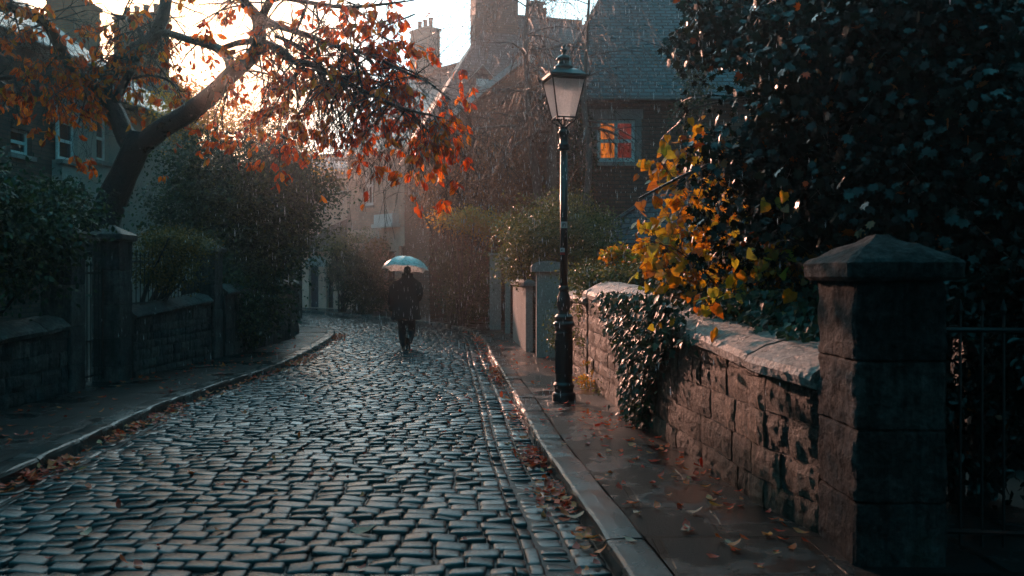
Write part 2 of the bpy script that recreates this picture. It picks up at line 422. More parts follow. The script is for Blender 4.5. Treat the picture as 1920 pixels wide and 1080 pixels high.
# stone for walls, wet ashlar and flags
def stonemat(name, c1, c2, rough=.45, moss=.0, dark=.5, spec=.22):
    m, t, out = newmat(name)
    tc_ = N(t, 'ShaderNodeTexCoord').outputs['Object']
    a = N(t, 'ShaderNodeAttribute', attribute_name='rnd').outputs['Fac']
    n1 = N(t, 'ShaderNodeTexNoise', {'Vector': tc_, 'Scale': 2.2, 'Detail': 8, 'Roughness': .65}).outputs['Fac']
    st = N(t, 'ShaderNodeMapping', {'Vector': tc_, 'Scale': (14, 14, 1.6)}).outputs[0]
    n3 = N(t, 'ShaderNodeTexNoise', {'Vector': st, 'Scale': 1, 'Detail': 5, 'Roughness': .7}).outputs['Fac']
    n2 = N(t, 'ShaderNodeTexNoise', {'Vector': tc_, 'Scale': 24, 'Detail': 8, 'Roughness': .72}).outputs['Fac']
    col = mixc(t, a, c1, c2)
    k = N(t, 'ShaderNodeMath', {0: mrange(t, n1, .35, .65, 1 - dark, 1.3), 1: mrange(t, n3, .38, .62, 1 - dark * .9, 1.25)}, operation='MULTIPLY').outputs[0]
    k = N(t, 'ShaderNodeMath', {0: k, 1: mrange(t, n2, .38, .62, .5, 1.35)}, operation='MULTIPLY').outputs[0]
    col = N(t, 'ShaderNodeVectorMath', {0: col, 'Scale': k}, operation='SCALE').outputs[0]
    if moss:
        col = mixc(t, mrange(t, n1, .58, .72, 0, moss), col, (.035, .045, .018))
    hh = N(t, 'ShaderNodeMath', {0: n2, 1: n1}, operation='ADD').outputs[0]
    b = N(t, 'ShaderNodeBump', {'Strength': 1.0, 'Distance': .03, 'Height': hh})
    p = N(t, 'ShaderNodeBsdfPrincipled', {'Base Color': col, 'Normal': b.outputs[0], 'Specular IOR Level': spec})
    t.links.new(mrange(t, n1, .35, .65, rough - .14, rough + .14), p.inputs['Roughness'])
    t.links.new(p.outputs[0], out.inputs['Surface']); return m
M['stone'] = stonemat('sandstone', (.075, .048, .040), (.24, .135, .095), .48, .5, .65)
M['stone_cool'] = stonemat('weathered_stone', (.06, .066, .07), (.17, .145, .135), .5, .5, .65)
M['stone_dark_shaded'] = stonemat('dark_shaded_pier_stone', (.035, .042, .046), (.10, .088, .084), .7, .5, .6, .12)  # darker stone, with the pier's shade also put into its colour
M['coping'] = stonemat('coping_stone', (.36, .29, .26), (.50, .41, .37), .36, .35, .4, .4)
M['mortar'] = surface('mortar', (.05, .043, .04), .7, .3, 6, .6, 50)

# ---- road outline: matched left and right kerb points
PAIRS = [((-3.68, 2.0), (.77, 2.0)), ((-3.78, 4.5), (.56, 4.6)), ((-3.89, 6.48), (.375, 6.5)), ((-4.0, 8.0), (.225, 8.1)), ((-4.17, 10.2), (.06, 10.6)),
         ((-4.15, 12.2), (-.08, 12.4)), ((-4.06, 14.1), (-.22, 14.3)), ((-4.1, 16.0), (-.39, 16.4)), ((-4.3, 19.0), (-.6, 19.6)), ((-4.55, 21.4), (-.9, 22.8)),
         ((-4.85, 23.4), (-1.45, 25.4)), ((-5.3, 25.0), (-2.5, 28.2)), ((-6.1, 26.1), (-4.0, 30.9)), ((-7.4, 26.7), (-6.4, 34.6)), ((-9.5, 27.1), (-9.2, 38.4)), ((-13, 27.6), (-13, 42.0)), ((-19, 28.4), (-20, 46))]
def catmull(pts, n):
    pts = [Vector((p[0], p[1], 0)) for p in pts]; out = []
    pts = [pts[0] * 2 - pts[1]] + pts + [pts[-1] * 2 - pts[-2]]
    for i in range(1, len(pts) - 2):
        a, b, c, d = pts[i - 1:i + 3]
        for k in range(n):
            t = k / n
            out.append(.5 * ((2 * b) + (c - a) * t + (2 * a - 5 * b + 4 * c - d) * t * t + (3 * b - a - 3 * c + d) * t ** 3))
    out.append(pts[-2]); return out
NS = 24
LK = catmull([p[0] for p in PAIRS], NS); RK = catmull([p[1] for p in PAIRS], NS)
def norm2(line, i, side):
    a = line[max(0, i - 1)]; b = line[min(len(line) - 1, i + 1)]; d = (b - a).normalized()
    return Vector((d.y, -d.x, 0)) * side       # right-hand normal times side
def offset(line, dist, side):
    return [p + norm2(line, i, side) * dist for i, p in enumerate(line)]
# ground sheet
g = MB(); g.quad([(-900, -900, -.06), (900, -900, -.06), (900, 900, -.06), (-900, 900, -.06)])
tag(g.build('ground', M['ground']), 'dark soil of the gardens beyond the street', 'ground', kind='structure')
# road bed
def crown(u): return .05 * (1 - (2 * u - 1) ** 2)
mb = MB(); rings = []
for i in range(len(LK)):
    rings.append([LK[i].lerp(RK[i], k / 8) + Vector((0, 0, crown(k / 8) - .022)) for k in range(9)])
for i in range(len(rings) - 1):
    for k in range(8):
        mb.quad([rings[i][k], rings[i][k + 1], rings[i + 1][k + 1], rings[i + 1][k]])
road = tag(mb.build('cobbled_road', M['bed']), 'wet cobbled street curving away to the left', 'road', kind='structure')
# setts: every stone a low, slightly domed and tilted slab
def sett(mb, c, ax, ay, lx, ly, z, rng, detail=True):
    tx, ty = rng.uniform(-.022, .022), rng.gauss(0, .022)
    h0 = rng.uniform(-.004, .007) + .013 * mnoise.noise((c.x * .7, c.y * .7, 0)); mb.cur = rng.random()
    xs = (-.5, -.46, -.36, 0, .36, .46, .5) if detail else (-.5, -.38, .38, .5); ys = (-.5, -.44, -.28, .28, .44, .5) if detail else (-.5, -.34, .34, .5)
    b = len(mb.v); sk = rng.uniform(-.012, .012); q1, q2, q3, q4 = [rng.uniform(-.007, .007) for _ in range(4)]
    for j, v in enumerate(ys):
        for i, u in enumerate(xs):
            a2, b2_ = abs(2 * u), abs(2 * v); rr_ = max(0, 1 - .10 * (max(0, a2 - .6) / .4) * (max(0, b2_ - .5) / .5))
            drop = .011 * max(a2 ** 14, b2_ ** 9) + .0010 * (a2 * a2 + b2_ * b2_)
            q = c + ax * (u * rr_ * lx + (q1 if v > 0 else q2) * abs(v) + sk * v) + ay * (v * rr_ * ly + (q3 if u > 0 else q4) * abs(u))
            mb.v.append((q.x, q.y, z + h0 - drop + tx * u + ty * v * .35 + rng.uniform(-.0008, .0008)))
    nx, ny = len(xs), len(ys)
    for j in range(ny - 1):
        for i in range(nx - 1):
            mb.f.append((b + j * nx + i, b + j * nx + i + 1, b + (j + 1) * nx + i + 1, b + (j + 1) * nx + i)); mb.r.append(mb.cur)
    # skirt
    rim = [j * nx for j in range(ny)][::-1] + list(range(1, nx)) + [j * nx + nx - 1 for j in range(1, ny)] + [(ny - 1) * nx + i for i in range(nx - 2, 0, -1)]
    b2 = len(mb.v)
    for k in rim:
        x, y, zz = mb.v[b + k]; mb.v.append((x, y, z - .05))
    for a in range(len(rim)):
        c2 = (a + 1) % len(rim)
        mb.f.append((b + rim[a], b2 + a, b2 + c2, b + rim[c2])); mb.r.append(mb.cur)
rng = random.Random(3)
mb = MB()
L2 = offset(LK, .27, 1); R2 = offset(RK, .46, -1)
# arc length along the middle
mid = [(L2[i] + R2[i]) / 2 for i in range(len(L2))]
acc = [0]
for i in range(1, len(mid)): acc.append(acc[-1] + (mid[i] - mid[i - 1]).length)
def at(line, s):
    i = 0
    import bisect
    i = min(max(bisect.bisect_right(acc, s) - 1, 0), len(acc) - 2)
    f = (s - acc[i]) / max(1e-6, acc[i + 1] - acc[i]); return line[i].lerp(line[i + 1], f)
s = .3; row = 0
while s < acc[-1] - .3:
    near = s < 24
    rh = rng.uniform(.128, .16) if near else .18
    a = at(L2, s); b = at(R2, s); a2 = at(L2, s + .1); b2 = at(R2, s + .1)
    wdt = (b - a).length; ax = (b - a).normalized(); x = -rng.uniform(0, .12)
    while x < wdt - .06:
        l = rng.uniform(.13, .24) if near else rng.uniform(.18, .3)
        if x + l > wdt - .07: l = wdt - x
        if x < 0: l += x; x = 0
        if l > .05:
            c = a + ax * (x + l / 2); u = (c - a).length / wdt
            ay = (a2.lerp(b2, u) - a.lerp(b, u)).normalized(); ay = (ay + Vector((-ax.y, ax.x, 0)) * 2).normalized()
            c = c + ay * rng.uniform(-.008, .008) + ay * .035 * mnoise.noise((c.x * .8, s * .5, 3))
            uu = .06 + u * .84
            sett(mb, c, ax, ay, l - .008, rh - .010, crown(uu), rng, near)
        x += l
    s += rh; row += 1
# channel stones along both kerbs
def channel(line, off, side, wid, lmin, lmax, z0):
    ln = offset(line, off, side); i = 0; p = ln[0]; dist = 0; i = 0
    cum = [0]
    for k in range(1, len(ln)): cum.append(cum[-1] + (ln[k] - ln[k - 1]).length)
    def pt(s):
        import bisect
        i = min(max(bisect.bisect_right(cum, s) - 1, 0), len(cum) - 2)
        return ln[i].lerp(ln[i + 1], (s - cum[i]) / max(1e-6, cum[i + 1] - cum[i]))
    s = 0.1
    while s < cum[-1] - .4:
        l = rng.uniform(lmin, lmax)
        a, b = pt(s), pt(s + l); d = (b - a).normalized()
        sett(mb, (a + b) / 2, d, Vector((-d.y, d.x, 0)), (b - a).length - .014, wid, z0, rng, s < 22)
        s += l
channel(RK, .10, -1, .175, .12, .20, -.004)
channel(RK, .28, -1, .165, .11, .17, -.002)
channel(RK, .415, -1, .085, .14, .32, .010)
channel(LK, .12, 1, .20, .18, .32, -.002)
st_ = mb.build('sett_paving', M['sett'], smooth=True); tag(st_, 'wet rounded cobbles laid in rows across the street', 'cobbles', kind='structure')

# kerbs
def kerb(line, side, name, label):
    mb = MB(); cum = [0]
    for k in range(1, len(line)): cum.append(cum[-1] + (line[k] - line[k - 1]).length)
    import bisect
    def pt(ln, s):
        i = min(max(bisect.bisect_right(cum, s) - 1, 0), len(cum) - 2)
        return ln[i].lerp(ln[i + 1], (s - cum[i]) / max(1e-6, cum[i + 1] - cum[i]))
    outer = offset(line, .24, side); s = 0
    while s < cum[-1] - .5:
        l = rng.uniform(.75, 1.15); mb.cur = rng.random(); dz = rng.uniform(-.006, .006); hh = .105 + dz
        n = 6; ringa = []
        for k in range(n + 1):
            ss = s + .006 + (l - .012) * k / n
            a = pt(line, ss); b = pt(outer, ss); o = (b - a).normalized(); j = lambda: rng.uniform(-.003, .003)
            e = .008 if k in (0, n) else 0
            prof = [(0.0, -.06), (-.004, hh - .03), (.008, hh - .008 - e), (.03, hh - e), (.12, hh + .002 - e), (.215, hh - e), (.235, hh - .012 - e), (.24, -.06)]
            ringa.append([a + o * (x + (j() if z > 0 else 0)) + Vector((0, 0, z + j())) for x, z in prof])
        if side < 0: ringa = [r[::-1] for r in ringa]
        for i in range(n):
            for k in range(7):
                mb.quad([ringa[i][k], ringa[i + 1][k], ringa[i + 1][k + 1], ringa[i][k + 1]][::-1])
        mb.quad(ringa[0]); mb.quad(ringa[-1][::-1])
        s += l
    o = mb.build(name, M['kerb']); return tag(o, label, 'kerb', kind='structure')
kerb(RK, 1, 'kerb', 'pale worn kerb stones along the right pavement')
kerb(LK, -1, 'kerb', 'dark kerb stones along the left pavement')

# pavements: wet flags, sheets at kerb height
def flagmat():
    m, t, out = newmat('wet_flags')
    uv = N(t, 'ShaderNodeUVMap', uv_map='metres').outputs[0]
    n1 = N(t, 'ShaderNodeTexNoise', {'Vector': uv, 'Scale': 1.1, 'Detail': 6, 'Roughness': .6}).outputs['Fac']
    n2 = N(t, 'ShaderNodeTexNoise', {'Vector': uv, 'Scale': 48, 'Detail': 6, 'Roughness': .75}).outputs['Fac']
    wob = N(t, 'ShaderNodeTexNoise', {'Vector': uv, 'Scale': 2}).outputs['Color']
    uv2 = N(t, 'ShaderNodeVectorMath', {0: uv, 1: N(t, 'ShaderNodeVectorMath', {0: wob, 'Scale': .05}, operation='SCALE').outputs[0]}, operation='ADD').outputs[0]
    br = N(t, 'ShaderNodeTexBrick', {'Vector': uv2, 'Color1': (.010, .011, .012, 1), 'Color2': (.024, .022, .022, 1), 'Mortar': (.002, .002, .002, 1), 'Scale': 1.0,
        'Mortar Size': .028, 'Mortar Smooth': .2, 'Brick Width': .85, 'Row Height': .62})
    col = N(t, 'ShaderNodeVectorMath', {0: br.outputs['Color'], 'Scale': mrange(t, n2, .3, .7, .6, 1.4)}, operation='SCALE').outputs[0]
    wet = mrange(t, n1, .40, .50, 1, 0)
    h = N(t, 'ShaderNodeMath', {0: br.outputs['Fac'], 1: -1.2, 2: n2}, operation='MULTIPLY_ADD').outputs[0]
    b = N(t, 'ShaderNodeBump', {'Distance': .014, 'Height': h})
    t.links.new(mrange(t, wet, 0, 1, 1.0, .3), b.inputs['Strength'])
    p = N(t, 'ShaderNodeBsdfPrincipled', {'Base Color': col, 'Normal': b.outputs[0]})
    t.links.new(mrange(t, wet, 0, 1, .15, .5), p.inputs['Specular IOR Level'])
    t.links.new(mrange(t, wet, 0, 1, .34, .10), p.inputs['Roughness'])
    t.links.new(p.outputs[0], out.inputs['Surface']); return m
M['flags'] = flagmat()
def pavement(line, side, wid, name, label):
    mb = MB(); a = offset(line, .238, side); 
    for i in range(len(line) - 1):
        for (w0, w1) in ((0, .5), (.5, 1), (1, 1.0 + wid)):
            q = []
            for (ii, ww) in ((i, w0), (i, w1), (i + 1, w1), (i + 1, w0)):
                q.append(a[ii] + norm2(line, ii, side) * ww + Vector((0, 0, .096 + .006 * mnoise.noise((a[ii].x + ww, a[ii].y, 5)))))
            if side < 0: q = q[::-1]
            mb.quad(q)
    return tag(mb.build(name, M['flags'], smooth=True), label, 'pavement', kind='structure')
pavement(RK, 1, 1.6, 'pavement', 'wet flagstone pavement between the right kerb and the garden walls')
pavement(LK, -1, 1.6, 'pavement', 'dark wet pavement between the left kerb and the gate piers')

# ------------------------------------------------------------------ stone walls
def stone_wall(name, label, path, zt, coping_depth=.42, lip=.1, thick=.34, mat='stone', hs=(.15, .25), ws=(.22, .55), side=1, over=.06, cop_rise=.1, seed=1, z0=.06, copmat='coping', cat='wall', blk=(.55, 1.0), quoin=False):
    """path: face line points (x, y) with increasing y; zt: lip underside height at each; side=+1 body lies to +x"""
    rg = random.Random(seed)
    pts = [Vector((p[0], p[1], 0)) for p in path]; cum = [0]
    for k in range(1, len(pts)): cum.append(cum[-1] + (pts[k] - pts[k - 1]).length)
    T = cum[-1]
    def at_(s):
        s = min(max(s, 0), T)
        for i in range(len(cum) - 1):
            if s <= cum[i + 1] + 1e-9: break
        f = (s - cum[i]) / (cum[i + 1] - cum[i]); d = (pts[i + 1] - pts[i]).normalized()
        return pts[i].lerp(pts[i + 1], f), d, zt[i] * (1 - f) + zt[i + 1] * f
    root = thing(name, label, cat, (pts[0].x, pts[0].y, 0))
    def body(s): p, d, z = at_(s); n = Vector((d.y, -d.x, 0)) * side; return p, d, n, z     # n points into the body
    st = MB(); core = MB()
    K = max(4, int(T / .3)); rings = []
    for k in range(K + 1):
        p, d, n, z = body(T * k / K)
        rings.append([p + n * .012 + Vector((0, 0, z0 - .1)), p + n * .012 + Vector((0, 0, z)), p + n * thick + Vector((0, 0, z)), p + n * thick + Vector((0, 0, z0 - .1))])
    core.loft(rings)
    core.build('mortar', M['mortar'], root)
    zz = z0; 
    while True:
        h = rg.uniform(*hs) * (1.15 if zz < .3 else 1)
        s = -rg.uniform(0, .2); done = True
        while s < T:
            l = rg.uniform(*ws); s0 = max(s, 0); s1 = min(s + l, T)
            if T - s1 < .12: s1 = T
            if s1 - s0 > .05:
                pa, d, n, za = body((s0 + s1) / 2); top = min(zz + h, za + .01)
                if top - zz > .04:
                    done = False
                    st.cur = min(1, max(0, rg.gauss(.45, .3)))
                    hh = (top if za - top > .07 else za + .01)
                    nx, nz = 5, 4; pr = rg.uniform(-.012, .014); tw = rg.uniform(-.008, .008); b = len(st.v)
                    for j in range(nz):
                        for i in range(nx):
                            u, v = i / (nx - 1), j / (nz - 1)
                            uu = s0 + .004 + (s1 - s0 - .008) * (u if i in (0, nx - 1) else u + rg.uniform(-.05, .05))
                            q, dd, nn, _ = body(uu)
                            edge = i in (0, nx - 1) or j in (0, nz - 1)
                            c_ = (i in (0, nx - 1)) and (j in (0, nz - 1))
                            out_ = -.009 * (0 if edge else 1) - pr * .6 - tw * (u - .5) + rg.uniform(-.004, .004) + (.006 if c_ else 0)
                            zv = zz + .004 + (hh - zz - .008) * v + rg.uniform(-.005, .005)
                            st.v.append(tuple(q + nn * out_ + Vector((0, 0, zv))))
                    for j in range(nz - 1):
                        for i in range(nx - 1):
                            f = (b + j * nx + i, b + (j + 1) * nx + i, b + (j + 1) * nx + i + 1, b + j * nx + i + 1)
                            st.f.append(f if side > 0 else f[::-1]); st.r.append(st.cur)
                    rim = [j * nx for j in range(nz)][::-1] + list(range(1, nx)) + [j * nx + nx - 1 for j in range(1, nz)] + [(nz - 1) * nx + i for i in range(nx - 2, 0, -1)]
                    b2 = len(st.v)
                    for k in rim:
                        v_ = Vector(st.v[b + k]) + n * .09; st.v.append(tuple(v_))
                    for a_ in range(len(rim)):
                        c2 = (a_ + 1) % len(rim); f = (b + rim[a_], b + rim[c2], b2 + c2, b2 + a_)
                        st.f.append(f if side > 0 else f[::-1]); st.r.append(st.cur)
            s += l
        zz += h
        if done: break
    st.build('stonework', M[mat], root)
    # coping stones
    cp = MB(); s = 0
    while s < T - .02:
        l = rg.uniform(*blk); s1 = min(T, s + l)
        if T - s1 < .25: s1 = T
        cp.cur = rg.random(); n_ = 9; rings = []; dz = rg.uniform(-.008, .008)
        for k in range(n_):
            ss = s + .006 + (s1 - s - .012) * k / (n_ - 1); q, d, n, z = body(ss)
            e = .012 if k in (0, n_ - 1) else 0
            w_ = .018 * mnoise.noise((ss * 2.3, seed, 0)) ; w2 = .012 * mnoise.noise((ss * 6, seed, 4))
            pr = [(-over + .03, 0), (-over + w_, .012), (-over - .012 + w2, lip * .55), (-over + .01 + w2, lip - .012), (-over + .05, lip + .008 + w2), (coping_depth * .3 - over, lip + cop_rise * .55 + w2), (coping_depth * .55 - over, lip + cop_rise * .9), (coping_depth * .8 - over, lip + cop_rise + w2), (coping_depth - over, lip + cop_rise * .8), (coping_depth - over, 0)]
            rings.append([q + n * (x + e * (1 if x < 0 else -1)) + Vector((0, 0, z + .002 + zz_ + dz * (zz_ > .03) - e * (zz_ > .03))) for x, zz_ in pr])
        if side < 0: rings = [r[::-1] for r in rings]
        cp.loft([r[::-1] for r in rings])
        s = s1
    cp.build('coping', M[copmat], root)
    return root
def pier(name, label, x0, x1, y0, y1, zs, zcap, over=.06, mat='stone_cool', seed=1, group=None, z0=.05, capmat=None, base=0):
    """square pier of stacked stones with a pyramid cap; zs: joint heights, last = underside of cap"""
    rg = random.Random(seed)
    root = thing(name, label, 'gate pier', ((x0 + x1) / 2, (y0 + y1) / 2, z0), group=group)
    mb = MB(); za = z0 - .05
    cx, cy = (x0 + x1) / 2, (y0 + y1) / 2
    for z in zs:
        mb.cur = rg.random(); j = lambda: rg.uniform(-.006, .006)
        rr = []
        nseg = 6
        hx, hy = (x1 - x0) / 2, (y1 - y0) / 2; c = .018
        for (zz, ins) in [(za + .001, .012), (za + .012, .001)] + [(za + .012 + (z - za - .024) * k / 5, -.002) for k in (1, 2, 3, 4)] + [(z - .012, .001), (z - .001, .012)]:
            ring = []
            for (sx, sy, tx, ty) in ((-1, -1, 1, 0), (1, -1, 0, 1), (1, 1, -1, 0), (-1, 1, 0, -1)):
                cxr, cyr = cx + sx * (hx - ins), cy + sy * (hy - ins)
                px_, py_ = -ty, tx
                ring.append((cxr + (tx * 0 - 0) + (c * -sx if tx == 0 else 0) * 0, cyr, zz))
                L = 2 * (hx if tx else hy) - 2 * ins
                for f in (.06, .3, .5, .7, .94):
                    wob = .016 * mnoise.noise((f * 4 + sx, zz * 7, seed + sy)) 
                    ring.append((cxr + tx * L * f + ty * wob + j() * .4 * abs(ty), cyr + ty * L * f - tx * wob + j() * .4 * abs(tx), zz))
            # round the corners a little
            n = len(ring)
            ring2 = []
            for i, q in enumerate(ring):
                if i % 6 == 0:
                    q = ((q[0] * 2 + ring[i - 1][0] + ring[(i + 1) % n][0]) / 4, (q[1] * 2 + ring[i - 1][1] + ring[(i + 1) % n][1]) / 4, q[2])
                ring2.append(q)
            rr.append(ring2)
        mb.loft(rr); za = z
    mb.build('shaft', M[mat], root)
    cp = MB(); o = over; z = zs[-1]; cp.cur = .4
    H = zcap - z; rr = []
    for (zz, ins) in ((0, -o + .02), (.02, -o), (H * .38, -o - .004), (H * .46, -o + .02), (H * .72, .065), (H * .93, (x1 - x0) / 2 - .055), (H, (x1 - x0) / 2 - .03)):
        ring = []
        for (sx, sy, tx, ty) in ((-1, -1, 1, 0), (1, -1, 0, 1), (1, 1, -1, 0), (-1, 1, 0, -1)):
            hx, hy = (x1 - x0) / 2 - ins, max(.02, (y1 - y0) / 2 - ins * (y1 - y0) / (x1 - x0) if ins > 0 else (y1 - y0) / 2 - ins)
            L = 2 * (hx if tx else hy)
            for f in (.04, .28, .5, .72, .96):
                w_ = .006 * mnoise.noise((f * 4 + sx * 3, zz * 9, seed + sy * 2))
                ring.append((cx + sx * hx + tx * L * f + ty * w_, cy + sy * hy + ty * L * f - tx * w_, z + zz + .003 + w_ * .6))
        rr.append(ring)
    cp.loft(rr); cp.build('cap', M[capmat or mat], root)
    return root

# right-hand garden walls and pier
pier('gate_pier', 'big dark stone gate pier, shade put into its colour, with pyramid cap at the near end of the right wall', 1.79, 2.27, 4.44, 5.0, (.42, .80, 1.16, 1.58), 1.83, seed=5, over=.065, mat='stone_dark_shaded')
stone_wall('garden_wall', 'near stretch of low stone wall with thick coping joining the big dark pier', [(1.80, 5.0), (1.64, 5.6), (1.56, 6.6), (1.42, 7.7), (1.36, 8.4)], [.94, .97, 1.03, 1.10, 1.13], seed=12, coping_depth=.5, lip=.12, cop_rise=.09, ws=(.18, .5), hs=(.13, .24))
stone_wall('garden_wall', 'taller stretch of stone wall just beyond the ivy, behind the street lamp', [(1.33, 8.46), (1.24, 9.5), (1.15, 10.7), (1.08, 12.1)], [1.17, 1.22, 1.27, 1.31], seed=23, coping_depth=.5, lip=.12, cop_rise=.12, mat='stone', blk=(.9, 1.5))
stone_wall('garden_wall', 'ivy-clad low wall hidden behind the post of the street lamp', [(1.06, 12.16), (.98, 13.6), (.86, 15.4)], [1.22, 1.22, 1.2], seed=31, coping_depth=.45, blk=(.6, 1.0))
# arched gate pier further on
ro = thing('gate_pier', 'pale gate pier with rounded arched cap beyond the street lamp', 'gate pier', (.72, 16.4, .1))
b = MB(); b.cbox(.46, .90, 16.0, 16.5, .05, 1.70, .015); b.build('shaft', M['cream'], ro)
b = MB(); rg_ = []
for yy in (15.92, 16.58):
    ring = []
    for k in range(9):
        a = math.pi * k / 8; ring.append((.68 - .32 * math.cos(a), yy, 1.80 + .11 * math.sin(a)))
    ring += [(1.0, yy, 1.705), (.36, yy, 1.705)]
    rg_.append(ring)
b.loft([r[::-1] for r in rg_][::-1]); b.build('cap', M['grey_sill'], ro)
# rendered panel wall and posts
ro = thing('rendered_wall', 'whitish rendered garden wall stub with stone coping right of two gateposts', 'wall', (.25, 18.6, .1))
b = MB(); b.loft([[(x, y, .05) for x, y in ((.28, 17.3), (.42, 17.3), (.16, 20.6), (.02, 20.6))], [(x, y, 1.42) for x, y in ((.28, 17.3), (.42, 17.3), (.16, 20.6), (.02, 20.6))]]); b.build('panel', M['cream'], ro)
b = MB(); b.loft([[(x, y, 1.423) for x, y in ((.23, 17.2), (.48, 17.2), (.21, 20.7), (-.03, 20.7))], [(x, y, 1.50) for x, y in ((.23, 17.2), (.48, 17.2), (.21, 20.7), (-.03, 20.7))], [(x, y, 1.56) for x, y in ((.33, 17.3), (.38, 17.3), (.11, 20.6), (.06, 20.6))]]); b.build('coping', M['grey_sill'], ro)
for (px, Y, w_, zt_, lab) in ((952, 23.0, .15, 2.05, 'slim stone gatepost beside the whitish rendered wall'), (929, 24.6, .33, 2.2, 'wider stone gatepost left of the slim one, at the hedge end')):
    X = (px - 960) / F * Y
    ro = thing('gatepost', lab, 'gatepost', (X, Y, .1), group='pair of far gateposts')
    b = MB(); b.cbox(X - w_ / 2, X + w_ / 2, Y - .15, Y + .15, .05, zt_, .015); b.build('shaft', M['cream'], ro)
    b = MB(); b.cbox(X - w_ / 2 - .04, X + w_ / 2 + .04, Y - .19, Y + .19, zt_ + .002, zt_ + .09, .02); b.build('cap', M['grey_sill'], ro)
for o_ in list(bpy.data.objects):
    pr_ = o_.parent
    if pr_ is None or pr_.location.x < .5 or pr_.location.y > 13: continue
    if o_.name.split('.')[0] == 'stonework': roughen(o_, 2, .022, .07)
    elif o_.name.split('.')[0] == 'coping': roughen(o_, 3, .018, .08)
    elif o_.name.split('.')[0] == 'shaft': roughen(o_, 3, .030, .10, 6)
    elif o_.name.split('.')[0] == 'cap': roughen(o_, 4, .022, .09, 6)
# iron gate behind the big pier
def bars_gate(name, label, a, b_, z0, z1, n, mat, spikes=True, cat='gate', group=None, rail2=None):
    a = Vector(a); b_ = Vector(b_); root = thing(name, label, cat, (a.x, a.y, z0), group=group)
    fr = MB(); d = (b_ - a)
    for zr in (z0 + .08, z1 - .14) + ((rail2,) if rail2 else ()): fr.tube([a + Vector((0, 0, zr)), b_ + Vector((0, 0, zr))], .016, 6)
    for p in (a, b_): fr.tube([p + Vector((0, 0, z0)), p + Vector((0, 0, z1 - .05))], .02, 6)
    fr.build('frame', mat, root)
    bar = MB(); bar.tube([(0, 0, 0), (0, 0, z1 - z0 - .06)], .009, 6)
    if spikes: bar.lathe([(.009, z1 - z0 - .06), (.02, z1 - z0 - .03), (.003, z1 - z0 + .03)], 6)
    first = None
    for k in range(n):
        p = a + d * ((k + 1) / (n + 1))
        if first is None: o = first = bar.build('bar', mat, root, world=False)
        else: o = first.copy(); COL.objects.link(o); o.parent = root
        o.location = Vector((p.x, p.y, z0)) - origin_of(root)
    return root
bars_gate('iron_gate', 'dark iron garden gate to the right of the big stone pier', (2.36, 4.72, 0), (3.7, 4.55, 0), .12, 1.45, 11, M['iron'])

# left-hand side
stone_wall('garden_wall', 'nearest stretch of low dark wall at the left edge', [(-5.80, 6.0), (-5.80, 8.0), (-5.78, 9.7), (-5.76, 11.06)], [.82, .83, .85, .91], side=-1, seed=41, mat='stone_cool', hs=(.14, .22), ws=(.22, .5), copmat='stone_cool', coping_depth=.4)
pier('gate_pier', 'narrow stone gate pier left of the gate gap, half under leaves', -6.14, -5.74, 11.1, 11.5, (.45, .95, 1.5, 2.1), 2.3, seed=7)
pier('gate_pier', 'tall stone gate pier with pyramid cap right of the gate gap', -6.06, -5.66, 12.3, 12.72, (.30, .72, 1.2, 1.7, 2.13), 2.36, seed=8)
bars_gate('iron_gate', 'narrow black iron gate between the two left stone piers', (-5.9, 11.52, 0), (-5.9, 12.28, 0), .14, 1.8, 6, M['iron'])
stone_wall('garden_wall', 'stretch of coursed stone wall between the two tall left piers', [(-5.64, 12.74), (-5.58, 14.2), (-5.52, 15.66)], [.965, 1.05, 1.13], side=-1, seed=43, mat='stone_cool', hs=(.11, .17), ws=(.18, .42), copmat='stone_cool', coping_depth=.42, lip=.09)
pier('gate_pier', 'far stone pier at the end of the railed left wall', -5.87, -5.47, 15.7, 16.15, (.5, 1.0, 1.55, 2.05), 2.26, seed=9)
bars_gate('iron_railing', 'low black iron railing standing on the left coping', (-5.82, 12.76, 0), (-5.72, 15.68, 0), 1.12, 1.98, 20, M['iron'], cat='railing')
stone_wall('garden_wall', 'plain stone wall curving round the far left corner', [(-5.44, 16.2), (-5.35, 18.5), (-5.4, 20.9), (-5.75, 23.0), (-6.4, 25.0), (-8.5, 26.4), (-12, 26.9)], [1.25, 1.3, 1.36, 1.36, 1.36, 1.3, 1.3], side=-1, seed=44, mat='stone_cool', copmat='stone_cool', hs=(.2, .3), ws=(.3, .6))
# bollard with a reflective strip
p = Vector((-6.15, 24.4, .1)); p.x = (552 - 960) / F * p.y
ro = thing('bollard', 'black square bollard with a pale strip at the far left corner', 'bollard', p)
b = MB(); b.cbox(p.x - .10, p.x + .10, p.y - .1, p.y + .1, .05, 1.12, .02); b.cbox(p.x - .17, p.x + .17, p.y - .15, p.y + .15, .86, 1.14, .03); b.build('post', M['iron'], ro)
b = MB(); b.cbox(p.x - .045, p.x + .045, p.y - .112, p.y - .102, .28, .84, .003); b.build('strip', M['lead'], ro)
b = MB(); b.cbox(p.x - .12, p.x + .12, p.y - .11, p.y + .11, 1.142, 1.18, .012); b.build('cap', M['lead'], ro)
